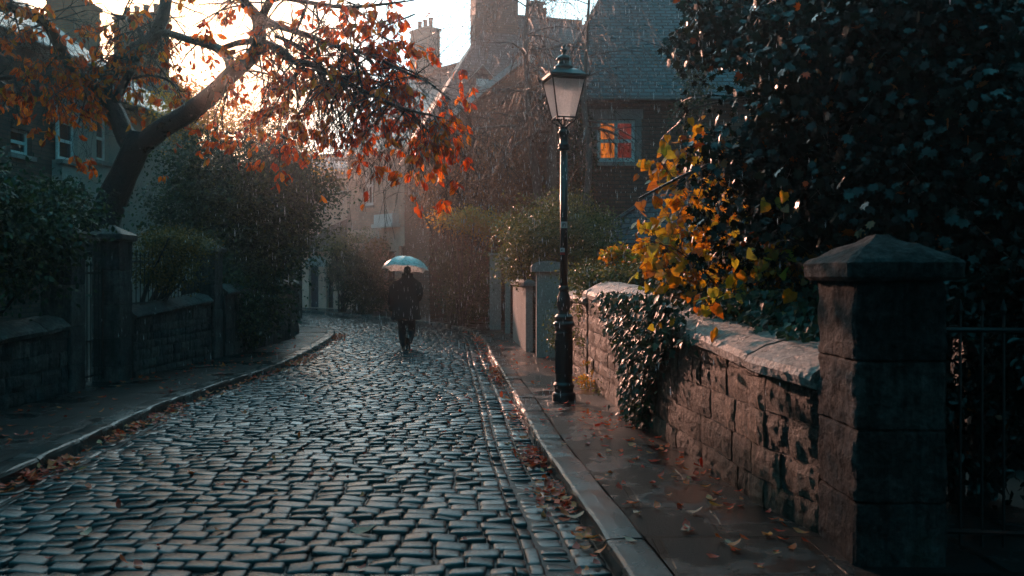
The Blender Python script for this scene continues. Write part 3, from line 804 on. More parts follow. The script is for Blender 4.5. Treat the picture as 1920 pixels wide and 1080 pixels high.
# ------------------------------------------------------------------ street lamp
LX, LY, LZ = .635, 10.45, .10
lamp = thing('street_lamp', 'black cast-iron street lamp with glazed lantern standing on the right pavement', 'street lamp', (LX, LY, LZ))
def lz(py): return CAMZ - (py - 520) / F * LY - LZ
c0 = (LX, LY, LZ)
b = MB(); b.lathe([(.145, -.03), (.145, .07), (.135, .09), (.118, .10), (.118, .15), (.128, .16), (.128, .19), (.108, .22), (.104, .26), (.104, .80), (.112, .82), (.104, .84), (.104, .88), (.13, .91), (.134, .935), (.125, .95), (.105, .965), (.105, .99), (.115, 1.0), (.112, 1.02), (.085, 1.05)], 28, c0)
for k in range(4):            # raised panels on the square-ish pedestal
    a = math.pi / 4 + k * math.pi / 2
    Mx = Matrix.Translation(Vector(c0)) @ Matrix.Rotation(a, 4, 'Z')
    b.cbox(-.045, .045, .098, .109, .32, .74, .004, Mx)
b.build('base', M['lampiron'], lamp, smooth=False)
b = MB(); b.lathe([(.08, 1.04), (.062, 1.07), (.06, 1.09), (.07, 1.11), (.083, 1.15), (.086, 1.19), (.075, 1.26), (.055, 1.32), (.052, 1.34), (.064, 1.35), (.064, 1.37), (.05, 1.385), (.05, 1.395)], 24, c0)
b.build('vase', M['lampiron'], lamp, smooth=True)
b = MB(); prof = []
b.lathe([(.049, 1.395), (.047, 2.0), (.043, lz(283))], 16, c0)
b.build('post', M['lampiron'], lamp, smooth=True)
b = MB(); t0 = lz(283)
b.lathe([(.044, t0), (.07, t0 + .01), (.075, t0 + .03), (.062, t0 + .045), (.068, t0 + .055), (.07, t0 + .075), (.05, t0 + .09), (.05, t0 + .16), (.056, t0 + .20), (.068, t0 + .21), (.07, t0 + .235), (.055, t0 + .25), (.05, t0 + .28), (.058, t0 + .29), (.03, t0 + .30)], 20, c0)
b.build('collar', M['lampiron'], lamp, smooth=True)
# cradle
zc0, zc1 = t0 + .29, lz(222)
ROT = R(14)                                   # lantern turned a little
b = MB()
for k in range(4):
    a = ROT + math.pi / 4 + k * math.pi / 2; dx, dy = math.cos(a), math.sin(a); H = zc1 - zc0
    pts = [(0.035, 0), (.06, H * .18), (.10, H * .38), (.148, H * .62), (.165, H * .80), (.155, H * .93), (.135, H * .98), (.120, H * .9)]
    b.tube([(LX + r * dx, LY + r * dy, LZ + zc0 + z) for r, z in pts], [.011, .010, .010, .009, .009, .009, .008, .006], 7)
b.tube([(LX, LY, LZ + zc0 - .02), (LX, LY, LZ + zc1 + .02)], .012, 8)
b.build('cradle', M['lampiron'], lamp, smooth=True)
# lantern (square, tapered)
zb, zt2 = zc1, lz(150)
hb, ht = .115, .205
lantern = MB()
def corner(h, z, k):
    a = ROT + math.pi / 4 + k * math.pi / 2; r = h * math.sqrt(2)
    return Vector((LX + r * math.cos(a), LY + r * math.sin(a), LZ + z))
for k in range(4):
    lantern.tube([corner(hb, zb, k), corner(ht, zt2, k)], .009, 6)
    lantern.tube([corner(hb, zb, k), corner(hb, zb, k + 1)], .011, 6)
    lantern.tube([corner(ht, zt2 - .01, k), corner(ht, zt2 - .01, k + 1)], .016, 6)
lf = lantern.build('lantern', M['lampiron'], lamp)
mglass, t_, o_ = newmat('lantern_glass')
tcg = N(t_, 'ShaderNodeTexCoord').outputs['Object']; ng = N(t_, 'ShaderNodeTexNoise', {'Vector': tcg, 'Scale': 60, 'Detail': 6}).outputs['Fac']
cg = ramp(t_, ng, [(.3, (.75, .78, .80)), (.6, (.95, .95, .95)), (.72, (1, 1, 1))])
g1n = N(t_, 'ShaderNodeBsdfTranslucent', {'Color': cg}); g2n = N(t_, 'ShaderNodeBsdfPrincipled', {'Base Color': cg, 'Roughness': .15}); g3n = N(t_, 'ShaderNodeBsdfTransparent')
ga = N(t_, 'ShaderNodeMixShader', {0: .2, 1: g1n.outputs[0], 2: g2n.outputs[0]}); gb = N(t_, 'ShaderNodeMixShader', {0: .6, 1: g3n.outputs[0], 2: ga.outputs[0]})
t_.links.new(gb.outputs[0], o_.inputs['Surface'])
for k in range(4):
    b = MB(); m_ = .012
    q = [corner(hb - .002, zb + .012, k), corner(hb - .002, zb + .012, k + 1), corner(ht - .002, zt2 - .02, k + 1), corner(ht - .002, zt2 - .02, k)]
    cen = (q[0] + q[1] + q[2] + q[3]) / 4; q = [v + (cen - v) * .03 for v in q]
    n = (q[1] - q[0]).cross(q[2] - q[0]).normalized() * .0015
    b.loft([[v - n for v in q], [v + n for v in q]]); b.build('pane', mglass, lf)
b = MB(); ro_ = [corner(ht + .03, zt2, k) for k in range(4)]
b.loft([[corner(ht + .012, zt2 - .005, k) for k in range(4)], [corner(ht + .032, zt2 + .005, k) for k in range(4)], [corner(ht + .036, zt2 + .035, k) for k in range(4)], [corner(ht + .02, zt2 + .04, k) for k in range(4)],
        [corner(.15, zt2 + .10, k) for k in range(4)], [corner(.10, zt2 + .13, k) for k in range(4)]])
for k in range(4):             # little upturned ears at the corners
    p = corner(ht + .03, zt2 + .02, k); d = (p - Vector((LX, LY, p.z))).normalized()
    b.tube([p - d * .03, p + d * .012, p + d * .022 + Vector((0, 0, .03)), p + d * .012 + Vector((0, 0, .06))], [.016, .014, .010, .004], 6)
b.build('lantern_roof', M['lampiron'], lamp)
b = MB(); z0_ = zt2 + .125
b.lathe([(.10, z0_), (.115, z0_ + .01), (.118, z0_ + .03), (.10, z0_ + .05), (.075, z0_ + .065), (.068, z0_ + .10), (.072, z0_ + .115), (.095, z0_ + .118), (.093, z0_ + .135), (.07, z0_ + .16), (.035, z0_ + .18), (.022, z0_ + .19), (.022, z0_ + .21), (.036, z0_ + .225), (.04, z0_ + .24), (.026, z0_ + .255), (.018, z0_ + .26), (.026, z0_ + .275), (.022, z0_ + .295), (.004, z0_ + .305)], 24, c0)
b.build('finial', M['lampiron'], lamp, smooth=True)
# gas mantle housing inside
b = MB(); b.lathe([(.10, zt2 - .02), (.11, zt2 - .06), (.105, zt2 - .10), (.04, zt2 - .115)], 20, c0)
b.build('reflector', M['grey_sill'], lamp, smooth=True)
# stickers wrapped on the post
mst = surface('sticker_paper', (.55, .58, .58), .4, .15, 8, .05, 30)
mred = surface('sticker_red', (.45, .04, .04), .4, .15, 8, .05, 30)
mink = surface('sticker_ink', (.08, .09, .1), .5, .2, 8, .05, 30)
def patch(py0, py1, a0, a1, mat, par, r=.0485, name='sticker'):
    b = MB(); z1, z0 = lz(py0), lz(py1); n = 8
    ring = lambda rr, z: [(LX + rr * math.cos(R(a0 + (a1 - a0) * k / n)), LY + rr * math.sin(R(a0 + (a1 - a0) * k / n)), LZ + z) for k in range(n + 1)]
    A, B, C_, D = ring(r, z0), ring(r, z1), ring(r + .0015, z1), ring(r + .0015, z0)
    for k in range(n):
        b.quad([D[k], D[k + 1], C_[k + 1], C_[k]]); b.quad([A[k + 1], A[k], B[k], B[k + 1]])
    return b.build(name, mat, par)
s1 = patch(416, 428, 215, 325, mst, lamp)
patch(419.5, 425.5, 236, 252, mink, s1, .0505, 'mark'); patch(419.5, 425.5, 258, 264, mink, s1, .0505, 'mark'); patch(419.5, 421, 264, 284, mink, s1, .0505, 'mark'); patch(419.5, 425.5, 284, 290, mink, s1, .0505, 'mark')
s2 = patch(465, 473, 205, 280, mst, lamp); patch(467, 471, 228, 250, mink, s2, .0505, 'mark')
patch(473.2, 478, 205, 280, mred, lamp)

# ------------------------------------------------------------------ person under an umbrella
PY = 18.7; PX = (763 - 960) / F * PY; S = PY / F
def pp(px, py, dy=0): return Vector(((px - 960) * S, PY + dy, CAMZ - (py - 520) * S))
mskin = surface('skin', (.35, .2, .15), .5, .1, 6, .05, 30)
mcoat = surface('black_coat', (.010, .013, .014), .75, .3, 6, .5, 60)
mtrous = surface('dark_trousers', (.012, .02, .026), .7, .3, 6, .4, 50)
mshoe = surface('black_shoes', (.01, .01, .01), .3, .2, 6, .2, 40)
mhair = surface('dark_hair', (.012, .010, .009), .6, .3, 30, .8, 90)
def skinned(name, verts, edges, radii, mat, parent, sub=2, root=0):
    me = bpy.data.meshes.new(name); o_ = origin_of(parent) if parent is not None else Vector((0, 0, 0))
    me.from_pydata([tuple(Vector(v) - o_) for v in verts], edges, [])
    o = bpy.data.objects.new(name, me); COL.objects.link(o); o.parent = parent
    md = o.modifiers.new('skin', 'SKIN')
    for i, r in enumerate(radii):
        sv = me.skin_vertices[0].data[i]; sv.radius = (r, r) if not isinstance(r, tuple) else r
    me.skin_vertices[0].data[root].use_root = True
    md.use_smooth_shade = True
    ss = o.modifiers.new('sub', 'SUBSURF'); ss.levels = sub; ss.render_levels = sub
    me.materials.append(mat); return o
person = thing('person', 'person in long black coat walking away down the cobbles under a pale umbrella', 'person', (PX, PY, 0.03))
# body: pelvis, spine, head, arms, legs in mid stride; left foot planted, right foot lifted behind
bv = [pp(762, 596), pp(763, 572), pp(764, 545), pp(764, 528), pp(764, 518), pp(764, 511, .02), pp(763.5, 504, .02),      # 0-6 pelvis..head top
      pp(750, 531), pp(738, 535), pp(733, 560, -.02), pp(733, 580, .02), pp(734, 586, .03),                                   # 7-11 left arm + hand
      pp(777, 531), pp(786, 537), pp(787.5, 557, -.02), pp(775, 552, .22), pp(766, 541, .32),                                     # 12-16 right arm to umbrella
      pp(755, 600), pp(753, 625, .04), pp(756, 650, 0.0), pp(756, 655, .10),                                                 # 17-20 left leg
      pp(771, 600), pp(771.5, 622, .10), pp(767, 640, -.22), pp(767.5, 652, -.16)]                                             # 21-24 right leg
be = [(0,1),(1,2),(2,3),(3,4),(4,5),(5,6),(3,7),(7,8),(8,9),(9,10),(10,11),(3,12),(12,13),(13,14),(14,15),(15,16),(0,17),(17,18),(18,19),(19,20),(0,21),(21,22),(22,23),(23,24)]
br_ = [.13,.13,.15,.12,.055,.085,.07,.08,.06,.05,.032,.03,.08,.06,.05,.036,.03,.09,.062,.04,.035,.09,.062,.042,.035]
body = skinned('body', bv, be, br_, mskin, person)
def handfingers(base, d, curl, name):
    vs = [base]; es = []; rs = [.03]
    side = Vector((0, 1, 0)); 
    for k in range(4):
        o0 = base + side * (k - 1.5) * .02 + d * .04; a = o0 + d * (.035 + .005 * (k in (1, 2))); c = a + (d * .6 + curl * .7) * .03
        i = len(vs); vs += [o0, a, c]; es += [(0, i), (i, i + 1), (i + 1, i + 2)]; rs += [.011, .009, .007]
    i = len(vs); t = base + side * .035 + d * .02; vs += [t, t + (d + side * .2) * .035]; es += [(0, i), (i, i + 1)]; rs += [.011, .008]
    return skinned(name, vs, es, rs, mskin, person, 1)
handfingers(pp(734, 585, .03), Vector((0, .15, -1)).normalized(), Vector((.6, .3, 0)), 'hand')
handfingers(pp(766, 541, .32), Vector((.3, .5, .4)).normalized(), Vector((0, -.6, .2)), 'hand')
b = MB(); hc = pp(763.5, 509, .02)          # hair
rr = []
for z, r in ((-.07, .05), (-.055, .078), (-.02, .09), (.02, .095), (.06, .09), (.09, .07), (.11, .03)):
    rr.append([(hc.x + r * .85 * math.cos(t), hc.y - .01 + r * 1.05 * math.sin(t), hc.z + z + .008 * math.sin(5 * t)) for t in [2 * math.pi * k / 16 for k in range(16)]])
b.loft(rr); b.build('hair', mhair, person, smooth=True)
# coat: torso and sleeves merged
b = MB(); rr = []
for py, w_, d_, cx in ((599, 27, .17, 761.5), (598.5, 28, .19, 761.5), (590, 26.5, .185, 761.5), (575, 24.5, .17, 762), (560, 23.5, .16, 762.5), (545, 24, .155, 763), (535, 24.5, .15, 763.5), (529.5, 22.5, .14, 764), (525, 18.5, .125, 764), (520.5, 12, .105, 764), (517, 10, .095, 764), (514.5, 9, .085, 764)):
    n = 28; ring = []
    for k in range(n):
        t = 2 * math.pi * k / n; fold = 1 + (.035 * math.sin(5 * t + py * .03) + .02 * math.sin(9 * t)) * max(0, min(1, (py - 545) / 40))
        c_, s_ = math.cos(t), math.sin(t); e = .8
        ring.append((pp(cx, py).x + w_ * S * fold * math.copysign(abs(c_) ** e, c_), PY + d_ * fold * math.copysign(abs(s_) ** e, s_), pp(cx, py).z + .012 * math.sin(3 * t) * (py > 595)))
    rr.append(ring)
b.loft(rr[::-1] if False else rr)
b.tube([pp(752, 530), pp(742, 533), pp(737.5, 541), pp(735, 556, -.03), pp(734, 568, -.01), pp(734.5, 580, .02), pp(734.8, 583, .025)], [.06, .09, .095, .082, .074, .062, .058], 14)
b.tube([pp(776, 530), pp(783, 534), pp(786, 542, -.02), pp(786.5, 553, -.05), pp(785, 559, -.02), pp(779, 557, .12), pp(770, 546, .28)], [.06, .088, .092, .085, .08, .068, .055], 14)
coat = b.build('coat', mcoat, person, smooth=True)
md = coat.modifiers.new('merge', 'REMESH'); md.mode = 'VOXEL'; md.voxel_size = .014; md.use_smooth_shade = True
sm = coat.modifiers.new('smooth', 'SMOOTH'); sm.iterations = 4; sm.factor = .5
b = MB()             # standing collar
rr = []
for z, w_, d_ in ((0, .135, .115), (.05, .125, .108), (.085, .13, .11), (.085, .115, .095), (.05, .11, .093)):
    rr.append([(pp(764, 521).x + w_ * math.cos(t), PY + .01 + d_ * math.sin(t), pp(764, 521).z + z - .02 * math.sin(t)) for t in [2 * math.pi * k / 20 for k in range(20)]])
b.loft(rr, close=False); b.build('collar', mcoat, person, smooth=True)
# trousers
tr_v = [pp(762, 590), pp(755.5, 600), pp(754, 614, .03), pp(753.5, 628, .04), pp(755.5, 642, .0), pp(756.5, 651, -.01), pp(770, 600), pp(771.5, 612, .07), pp(771, 624, .08), pp(769.5, 633, -.06), pp(767.5, 643, -.20)]
skinned('trousers', tr_v, [(0,1),(1,2),(2,3),(3,4),(4,5),(0,6),(6,7),(7,8),(8,9),(9,10)], [.14,.115,.10,.088,.078,.072,.115,.10,.088,.078,.07], mtrous, person)
def shoe(p, fwd, upv, name='shoe'):
    fwd = fwd.normalized(); sd_ = fwd.cross(upv).normalized(); upv = sd_.cross(fwd).normalized()
    b = MB(); rr = []
    for (t, w_, h, l) in ((-.10, .015, .03, 0), (-.095, .034, .07, 0), (-.05, .042, .10, 0), (0, .043, .095, 0), (.06, .046, .07, 0), (.12, .05, .055, 0), (.17, .04, .045, 0), (.195, .015, .025, 0)):
        rr.append([p + fwd * t + sd_ * (w_ * math.cos(a)) + upv * (h / 2 + h / 2 * math.sin(a)) for a in [2 * math.pi * k / 12 for k in range(12)]])
    b.loft(rr)
    b.build(name, mshoe, person, smooth=True)
pl = pp(756, 656.5, 0); pl.z = .042
shoe(pl, Vector((-.25, 1, .0)), Vector((0, 0, 1)))
shoe(pp(767.5, 640, -.30), Vector((.03, .25, -1)), Vector((0, 1, .2)))
# umbrella: a thing of its own, held
UX, UY = (760 - 960) * S, PY + .12
um = thing('umbrella', 'open pale grey-blue umbrella held over the walking person', 'umbrella', (UX, UY, 1.1))
cz = pp(760, 480).z; tip = Vector((UX, UY, cz)); tilt = Matrix.Translation(tip) @ Matrix.Rotation(R(3), 4, 'Y') @ Matrix.Rotation(R(-9), 4, 'X')
mumb = leafmat('umbrella_cloth', [(0, (.74, .72, .70)), (1, (.84, .82, .80))], .35, .3, tint=(1, .97, .95))
b = MB(); NRB = 8; nr2 = 6; RAD = .52
vs = [tilt @ Vector((0, 0, 0))]; 
for j in range(1, nr2 + 1):
    t = j / nr2
    for k in range(NRB * 4):
        a = 2 * math.pi * k / (NRB * 4); s_ = abs(math.sin(a * NRB / 2))
        r = RAD * math.sin(t * 1.28) / math.sin(1.28) * (1 - .12 * s_ * t); z = -.30 * (1 - math.cos(t * 1.28)) / (1 - math.cos(1.28)) - (.022 * s_ * math.sin(math.pi * t)) + .03 * s_ * (t ** 3)
        vs.append(tilt @ Vector((r * math.cos(a), r * math.sin(a), z)))
n = NRB * 4; fs = [(0, 1 + k, 1 + (k + 1) % n) for k in range(n)]
for j in range(nr2 - 1):
    for k in range(n):
        fs.append((1 + j * n + k, 1 + (j + 1) * n + k, 1 + (j + 1) * n + (k + 1) % n, 1 + j * n + (k + 1) % n))
b.add(vs, fs); cn = b.build('canopy', mumb, um)
sol = cn.modifiers.new('thick', 'SOLIDIFY'); sol.thickness = .002
b = MB(); b.tube([tilt @ Vector((0, 0, .05)), tilt @ Vector((0, 0, -.02)), pp(766, 541, .32), pp(766.5, 548, .32)], [.004, .006, .006, .006], 8); b.build('shaft', M['iron'], um)
b = MB(); b.tube([pp(766, 538, .32), pp(766.5, 549, .32)], [.013, .014], 8); b.build('handle', M['iron'], um)
for k in range(NRB):
    a = 2 * math.pi * k / NRB; b = MB()
    b.tube([tilt @ Vector((RAD * math.sin(t * 1.28) / math.sin(1.28) * math.cos(a), RAD * math.sin(t * 1.28) / math.sin(1.28) * math.sin(a), -.30 * (1 - math.cos(t * 1.28)) / (1 - math.cos(1.28)) - .006)) for t in (0, .25, .5, .75, 1.01)], .0025, 5)
    b.build('rib', M['iron'], um)
# ------------------------------------------------------------------ houses
def wallbox(mb, A, d, n, u0, u1, z0, z1, t0, t1):
    """box: along d from u0..u1, height z0..z1, depth from t0 (outside) to t1 along -n"""
    vs = []
    for z in (z0, z1):
        for t in (t0, t1):
            for u in (u0, u1):
                q = A + d * u - n * t; vs.append(Vector((q.x, q.y, z)))
    mb.add(vs, [(0, 2, 3, 1), (4, 5, 7, 6), (0, 1, 5, 4), (1, 3, 7, 5), (3, 2, 6, 7), (2, 0, 4, 6)])
class House:
    def __init__(s, name, label, A, B, z0=0, cat='house'):
        s.A = Vector((A[0], A[1], 0)); s.B = Vector((B[0], B[1], 0)); s.d = (s.B - s.A).normalized(); s.n = Vector((s.d.y, -s.d.x, 0)); s.L = (s.B - s.A).length
        s.root = thing(name, label, cat, (s.A.x, s.A.y, z0))
    def u_at(s, px):       # where the vertical plane of the front crosses photo column px
        k = (px - 960) / F; return (k * s.A.y - s.A.x) / (s.d.x - k * s.d.y)
    def z_at(s, px, py):
        u = s.u_at(px); q = s.A + s.d * u; return CAMZ - (py - 520) / F * q.y
    def rect(s, px0, py0, px1, py1):
        """opening from photo corners: left top to right bottom"""
        u0, u1 = s.u_at(px0), s.u_at(px1); m = (px0 + px1) / 2
        return (u0, u1, s.z_at(m, py1), s.z_at(m, py0))
    def front(s, z0, z1, ops, mat, thick=.3, u0=0, u1=None, name='wall'):
        u1 = s.L if u1 is None else u1
        mb = MB(); us = sorted({u0, u1, *[o[0] for o in ops], *[o[1] for o in ops]}); zs = sorted({z0, z1, *[o[2] for o in ops], *[o[3] for o in ops]})
        for i in range(len(us) - 1):
            for j in range(len(zs) - 1):
                cu, cz = (us[i] + us[i + 1]) / 2, (zs[j] + zs[j + 1]) / 2
                if any(o[0] < cu < o[1] and o[2] < cz < o[3] for o in ops): continue
                wallbox(mb, s.A, s.d, s.n, us[i], us[i + 1], zs[j], zs[j + 1], 0, thick)
        return mb.build(name, mat, s.root)
    def body(s, z0, z1, depth, mat, gable=None, u0=0, u1=None):
        u1 = s.L if u1 is None else u1
        mb = MB(); wallbox(mb, s.A, s.d, s.n, u0, u0 + .3, z0, z1, .302, depth); wallbox(mb, s.A, s.d, s.n, u1 - .3, u1, z0, z1, .302, depth); wallbox(mb, s.A, s.d, s.n, u0 + .302, u1 - .302, z0, z1, depth - .3, depth)
        if gable:
            for uu in (u0, u1 - .3):
                q = [s.A + s.d * uu - s.n * .01, s.A + s.d * uu - s.n * (depth / 2), s.A + s.d * uu - s.n * (depth - .01)]
                a = [Vector((q[0].x, q[0].y, z1 + .002)), Vector((q[1].x, q[1].y, gable - .05)), Vector((q[2].x, q[2].y, z1 + .002))]
                mb.loft([a, [v + s.d * .3 for v in a]])
        return mb.build('side_wall', mat, s.root)
    def inside(s, z0, z1, t=1.2):
        mb = MB(); wallbox(mb, s.A, s.d, s.n, .31, s.L - .31, z0, z1, t, t + .05); return mb.build('room_wall', M['shade_in'], s.root)
    def roof(s, ze, zr, depth, mat, hipl=0, hipr=0, over=.25, u0=0, u1=None, name='roof', thick=.12, ridge=True):
        u1 = s.L if u1 is None else u1
        P3 = lambda u, t, z: Vector(((s.A + s.d * u - s.n * t).x, (s.A + s.d * u - s.n * t).y, z))
        a, b_, c, d_ = P3(u0 - over, -over, ze), P3(u1 + over, -over, ze), P3(u1 + over, depth + over, ze), P3(u0 - over, depth + over, ze)
        e, f = P3(u0 - (over if not hipl else 0) + hipl, depth / 2, zr), P3(u1 + (over if not hipr else 0) - hipr, depth / 2, zr)
        mb = MB(); dn = Vector((0, 0, -thick))
        vs = [a, b_, c, d_, e, f]; lo = [v + dn for v in (a, b_, c, d_)]
        mb.add(vs + lo, [(0, 1, 5, 4), (1, 2, 5), (2, 3, 4, 5), (3, 0, 4), (0, 6, 7, 1), (1, 7, 8, 2), (2, 8, 9, 3), (3, 9, 6, 0), (6, 9, 8, 7)])
        r = mb.build(name, mat, s.root)
        if ridge:
            mb = MB(); mb.tube([e + Vector((0, 0, .03)), f + Vector((0, 0, .03))], .09, 6)
            if hipl: mb.tube([a, e], .06, 6)
            if hipr: mb.tube([b_, f], .06, 6)
            mb.build('ridge_tiles', M['slate2'], r)
        g_ = MB(); g_.tube([a + s.n * .06 + Vector((0, 0, -.09)), b_ + s.n * .06 + Vector((0, 0, -.09))], .06, 8); g_.build('gutter', M['iron'], r)
        return r
    def window(s, o, frame='white', rail=True, mull=0, sill=True, surround=None, glass='glass', rec=.12, bars=.05, lit=None):
        u0, u1, z0, z1 = o
        mb = MB(); w_ = bars
        bx = lambda a, b_, c, d_, t0=rec, t1=rec + .06: wallbox(mb, s.A, s.d, s.n, a, b_, c, d_, t0, t1)
        bx(u0, u0 + w_, z0, z1); bx(u1 - w_, u1, z0, z1); bx(u0 + w_, u1 - w_, z1 - w_, z1); bx(u0 + w_, u1 - w_, z0, z0 + w_ * 1.3)
        zm = (z0 + z1) / 2
        if rail: bx(u0 + w_, u1 - w_, zm - w_ * .5, zm + w_ * .5, rec - .005, rec + .055)
        for k in range(mull):
            um_ = u0 + (u1 - u0) * (k + 1) / (mull + 1); ww = w_ * (.9 if mull == 1 else .4)
            bx(um_ - ww / 2, um_ + ww / 2, z0 + w_ * 1.3, zm - w_ * .5 if rail else z1 - w_, rec - .002, rec + .05)
            if rail: bx(um_ - ww / 2, um_ + ww / 2, zm + w_ * .5, z1 - w_, rec - .002, rec + .05)
        wnd = mb.build('window', M[frame], s.root)
        mb = MB(); wallbox(mb, s.A, s.d, s.n, u0 + w_ * .5, u1 - w_ * .5, z0 + w_ * .6, z1 - w_ * .5, rec + .025, rec + .032)
        mb.build('pane', M[glass], wnd)
        if lit:
            for (f0, f1, mt_) in lit:
                mb = MB(); wallbox(mb, s.A, s.d, s.n, u0 + (u1 - u0) * f0, u0 + (u1 - u0) * f1, z0, z1, rec + .13, rec + .14); mb.build('curtain', mt_, wnd)
        else:
            mb = MB(); wallbox(mb, s.A, s.d, s.n, u0 - .05, u1 + .05, z0 - .05, z1 + .05, .32, .34); mb.build('room_shade_sheet', M['shade_in'], wnd)  # black sheet behind the pane, standing for the unlit room's shade
        if sill:
            mb = MB(); wallbox(mb, s.A, s.d, s.n, u0 - .08, u1 + .08, z0 - .10, z0 - .003, -.07, .11); mb.build('sill', M['grey_sill' if sill is True else sill], wnd)
        if surround:
            mb = MB(); q = .16
            wallbox(mb, s.A, s.d, s.n, u0 - q, u0 - .003, z0, z1 + .003, -.03, .02); wallbox(mb, s.A, s.d, s.n, u1 + .003, u1 + q, z0, z1 + .003, -.03, .02); wallbox(mb, s.A, s.d, s.n, u0 - q - .04, u1 + q + .04, z1 + .006, z1 + .26, -.045, .02)
            mb.build('surround', M[surround], wnd)
        return wnd
    def door(s, o, col):
        u0, u1, z0, z1 = o; mb = MB(); wallbox(mb, s.A, s.d, s.n, u0, u1, z0, z1, .14, .20)
        for (a, b_) in ((.12, .45), (.55, .88)):
            for (c, d_) in ((.08, .42), (.5, .9)):
                wallbox(mb, s.A, s.d, s.n, u0 + (u1 - u0) * a, u0 + (u1 - u0) * b_, z0 + (z1 - z0) * c, z0 + (z1 - z0) * d_, .125, .15)
        dr = mb.build('door', col, s.root)
        mb = MB(); q = s.A + s.d * (u0 + (u1 - u0) * .88) - s.n * .11; mb.lathe([(.01, -.03), (.03, -.015), (.03, .015), (.01, .03)], 8, (q.x, q.y, (z0 + z1) / 2 - .05)); mb.build('handle', M['iron'], dr)
    def chimney(s, u, t, z0, z1, w_=.9, dp=.6, pots=2, mat='brick_dark', parent=None):
        par = parent or s.root; mb = MB()
        wallbox(mb, s.A, s.d, s.n, u - w_ / 2, u + w_ / 2, z0, z1, t - dp / 2, t + dp / 2)
        wallbox(mb, s.A, s.d, s.n, u - w_ / 2 - .06, u + w_ / 2 + .06, z1 + .002, z1 + .12, t - dp / 2 - .06, t + dp / 2 + .06)
        wallbox(mb, s.A, s.d, s.n, u - w_ / 2 - .03, u + w_ / 2 + .03, z1 - .35, z1 - .25, t - dp / 2 - .03, t + dp / 2 + .03)
        ch = mb.build('chimney', M[mat], par)
        for k in range(pots):
            uu = u - w_ / 2 + w_ * (k + .5) / pots; q = s.A + s.d * uu - s.n * t; pb = MB()
            pb.lathe([(.13, 0), (.13, .04), (.10, .08), (.10, .42), (.125, .44), (.125, .5), (.09, .5), (.09, .3)], 10, (q.x, q.y, z1 + .12)); pb.build('chimney_pot', M['brick_dark'], ch, smooth=True)
        return ch
lit1 = emit('lit_blind', (1.0, .20, .014), 1.6, 1); lit2 = emit('lit_curtain', (.5, .035, .012), .6, 1)

# right: slate-roofed house with the lit window
h = House('slate_roofed_house', 'dark stone house with big wet slate roof and a lit orange window', (1.15, 22.0), (6.6, 22.0))
o = h.rect(1120, 224, 1191, 304)
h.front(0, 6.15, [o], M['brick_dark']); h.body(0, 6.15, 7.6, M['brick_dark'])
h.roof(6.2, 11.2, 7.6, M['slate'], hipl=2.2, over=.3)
h.window(o, 'white', rail=True, mull=1, sill='grey_sill', surround='grey_sill', lit=[(.02, .5, lit1), (.5, .98, lit2)], bars=.09, rec=.045)
h.chimney(2.6, 3.8, 10.4, 12.2, 1.1, .7, 2, 'brick_dark')
# lower outbuilding roof in front of it
h = House('lean_to', 'low outbuilding with slate roof below the lit window', (1.9, 19.2), (5.4, 17.6), cat='outbuilding')
h.front(0, 2.3, [], M['brick_dark']); h.body(0, 2.3, 3.6, M['brick_dark']); h.roof(2.35, 4.2, 3.6, M['slate2'], hipl=1.8)

# middle: big slate house with tall stacks and dormers
h = House('gabled_house', 'large hazy house with steep grey slate roof and tall chimney stacks', (-3.0, 31.0), (4.2, 33.0))
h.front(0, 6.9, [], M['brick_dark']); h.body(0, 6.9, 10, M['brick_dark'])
rf = h.roof(7.0, 12.9, 10, M['slate2'], hipl=3.6, over=.25)
h.chimney(3.6, 4.6, 10.5, 14.6, 1.85, 1.0, 4); h.chimney(5.7, 5.4, 11.5, 13.6, .55, .55, 1); h.chimney(6.1, 5.4, 11.0, 12.9, .5, .5, 1)
for (u, z) in ((2.35, 9.3), (4.6, 10.7)):            # dormers with pale lead cheeks
    Mx = lambda u_, t_, z_: Vector(((h.A + h.d * u_ - h.n * t_).x, (h.A + h.d * u_ - h.n * t_).y, z_))
    t = (z - 7.0) / 5.9 * 5 - .4; mb = MB()
    mb.loft([[Mx(u - .45, t, z - 1.0), Mx(u + .45, t, z - 1.0), Mx(u + .45, t, z), Mx(u, t, z + .45), Mx(u - .45, t, z)], [Mx(u - .45, t + 1.4, z - 1.0), Mx(u + .45, t + 1.4, z - 1.0), Mx(u + .45, t + 1.4, z), Mx(u, t + 1.4, z + .45), Mx(u - .45, t + 1.4, z)]]); dm = mb.build('dormer', M['slate2'], rf)
    mb = MB()
    for sgn in (-1, 1):
        a0, a1 = Mx(u + sgn * .55, t - .08, z - .08), Mx(u, t - .08, z + .52); b0, b1 = Mx(u + sgn * .55, t + 1.3, z - .08), Mx(u, t + 1.3, z + .52); up_ = Vector((0, 0, .05))
        mb.loft([[a0, a1, a1 + up_, a0 + up_], [b0, b1, b1 + up_, b0 + up_]])
    mb.build('dormer_roof', M['lead'], dm)
    mb = MB(); mb.add([Mx(u - .25, t - .02, z - .75), Mx(u + .25, t - .02, z - .75), Mx(u + .25, t - .02, z), Mx(u - .25, t - .02, z), Mx(u - .25, t + .02, z - .75), Mx(u + .25, t + .02, z - .75), Mx(u + .25, t + .02, z), Mx(u - .25, t + .02, z)], [(0, 1, 2, 3), (4, 7, 6, 5), (0, 4, 5, 1), (1, 5, 6, 2), (2, 6, 7, 3), (3, 7, 4, 0)]); mb.build('dormer_window', M['white'], dm)
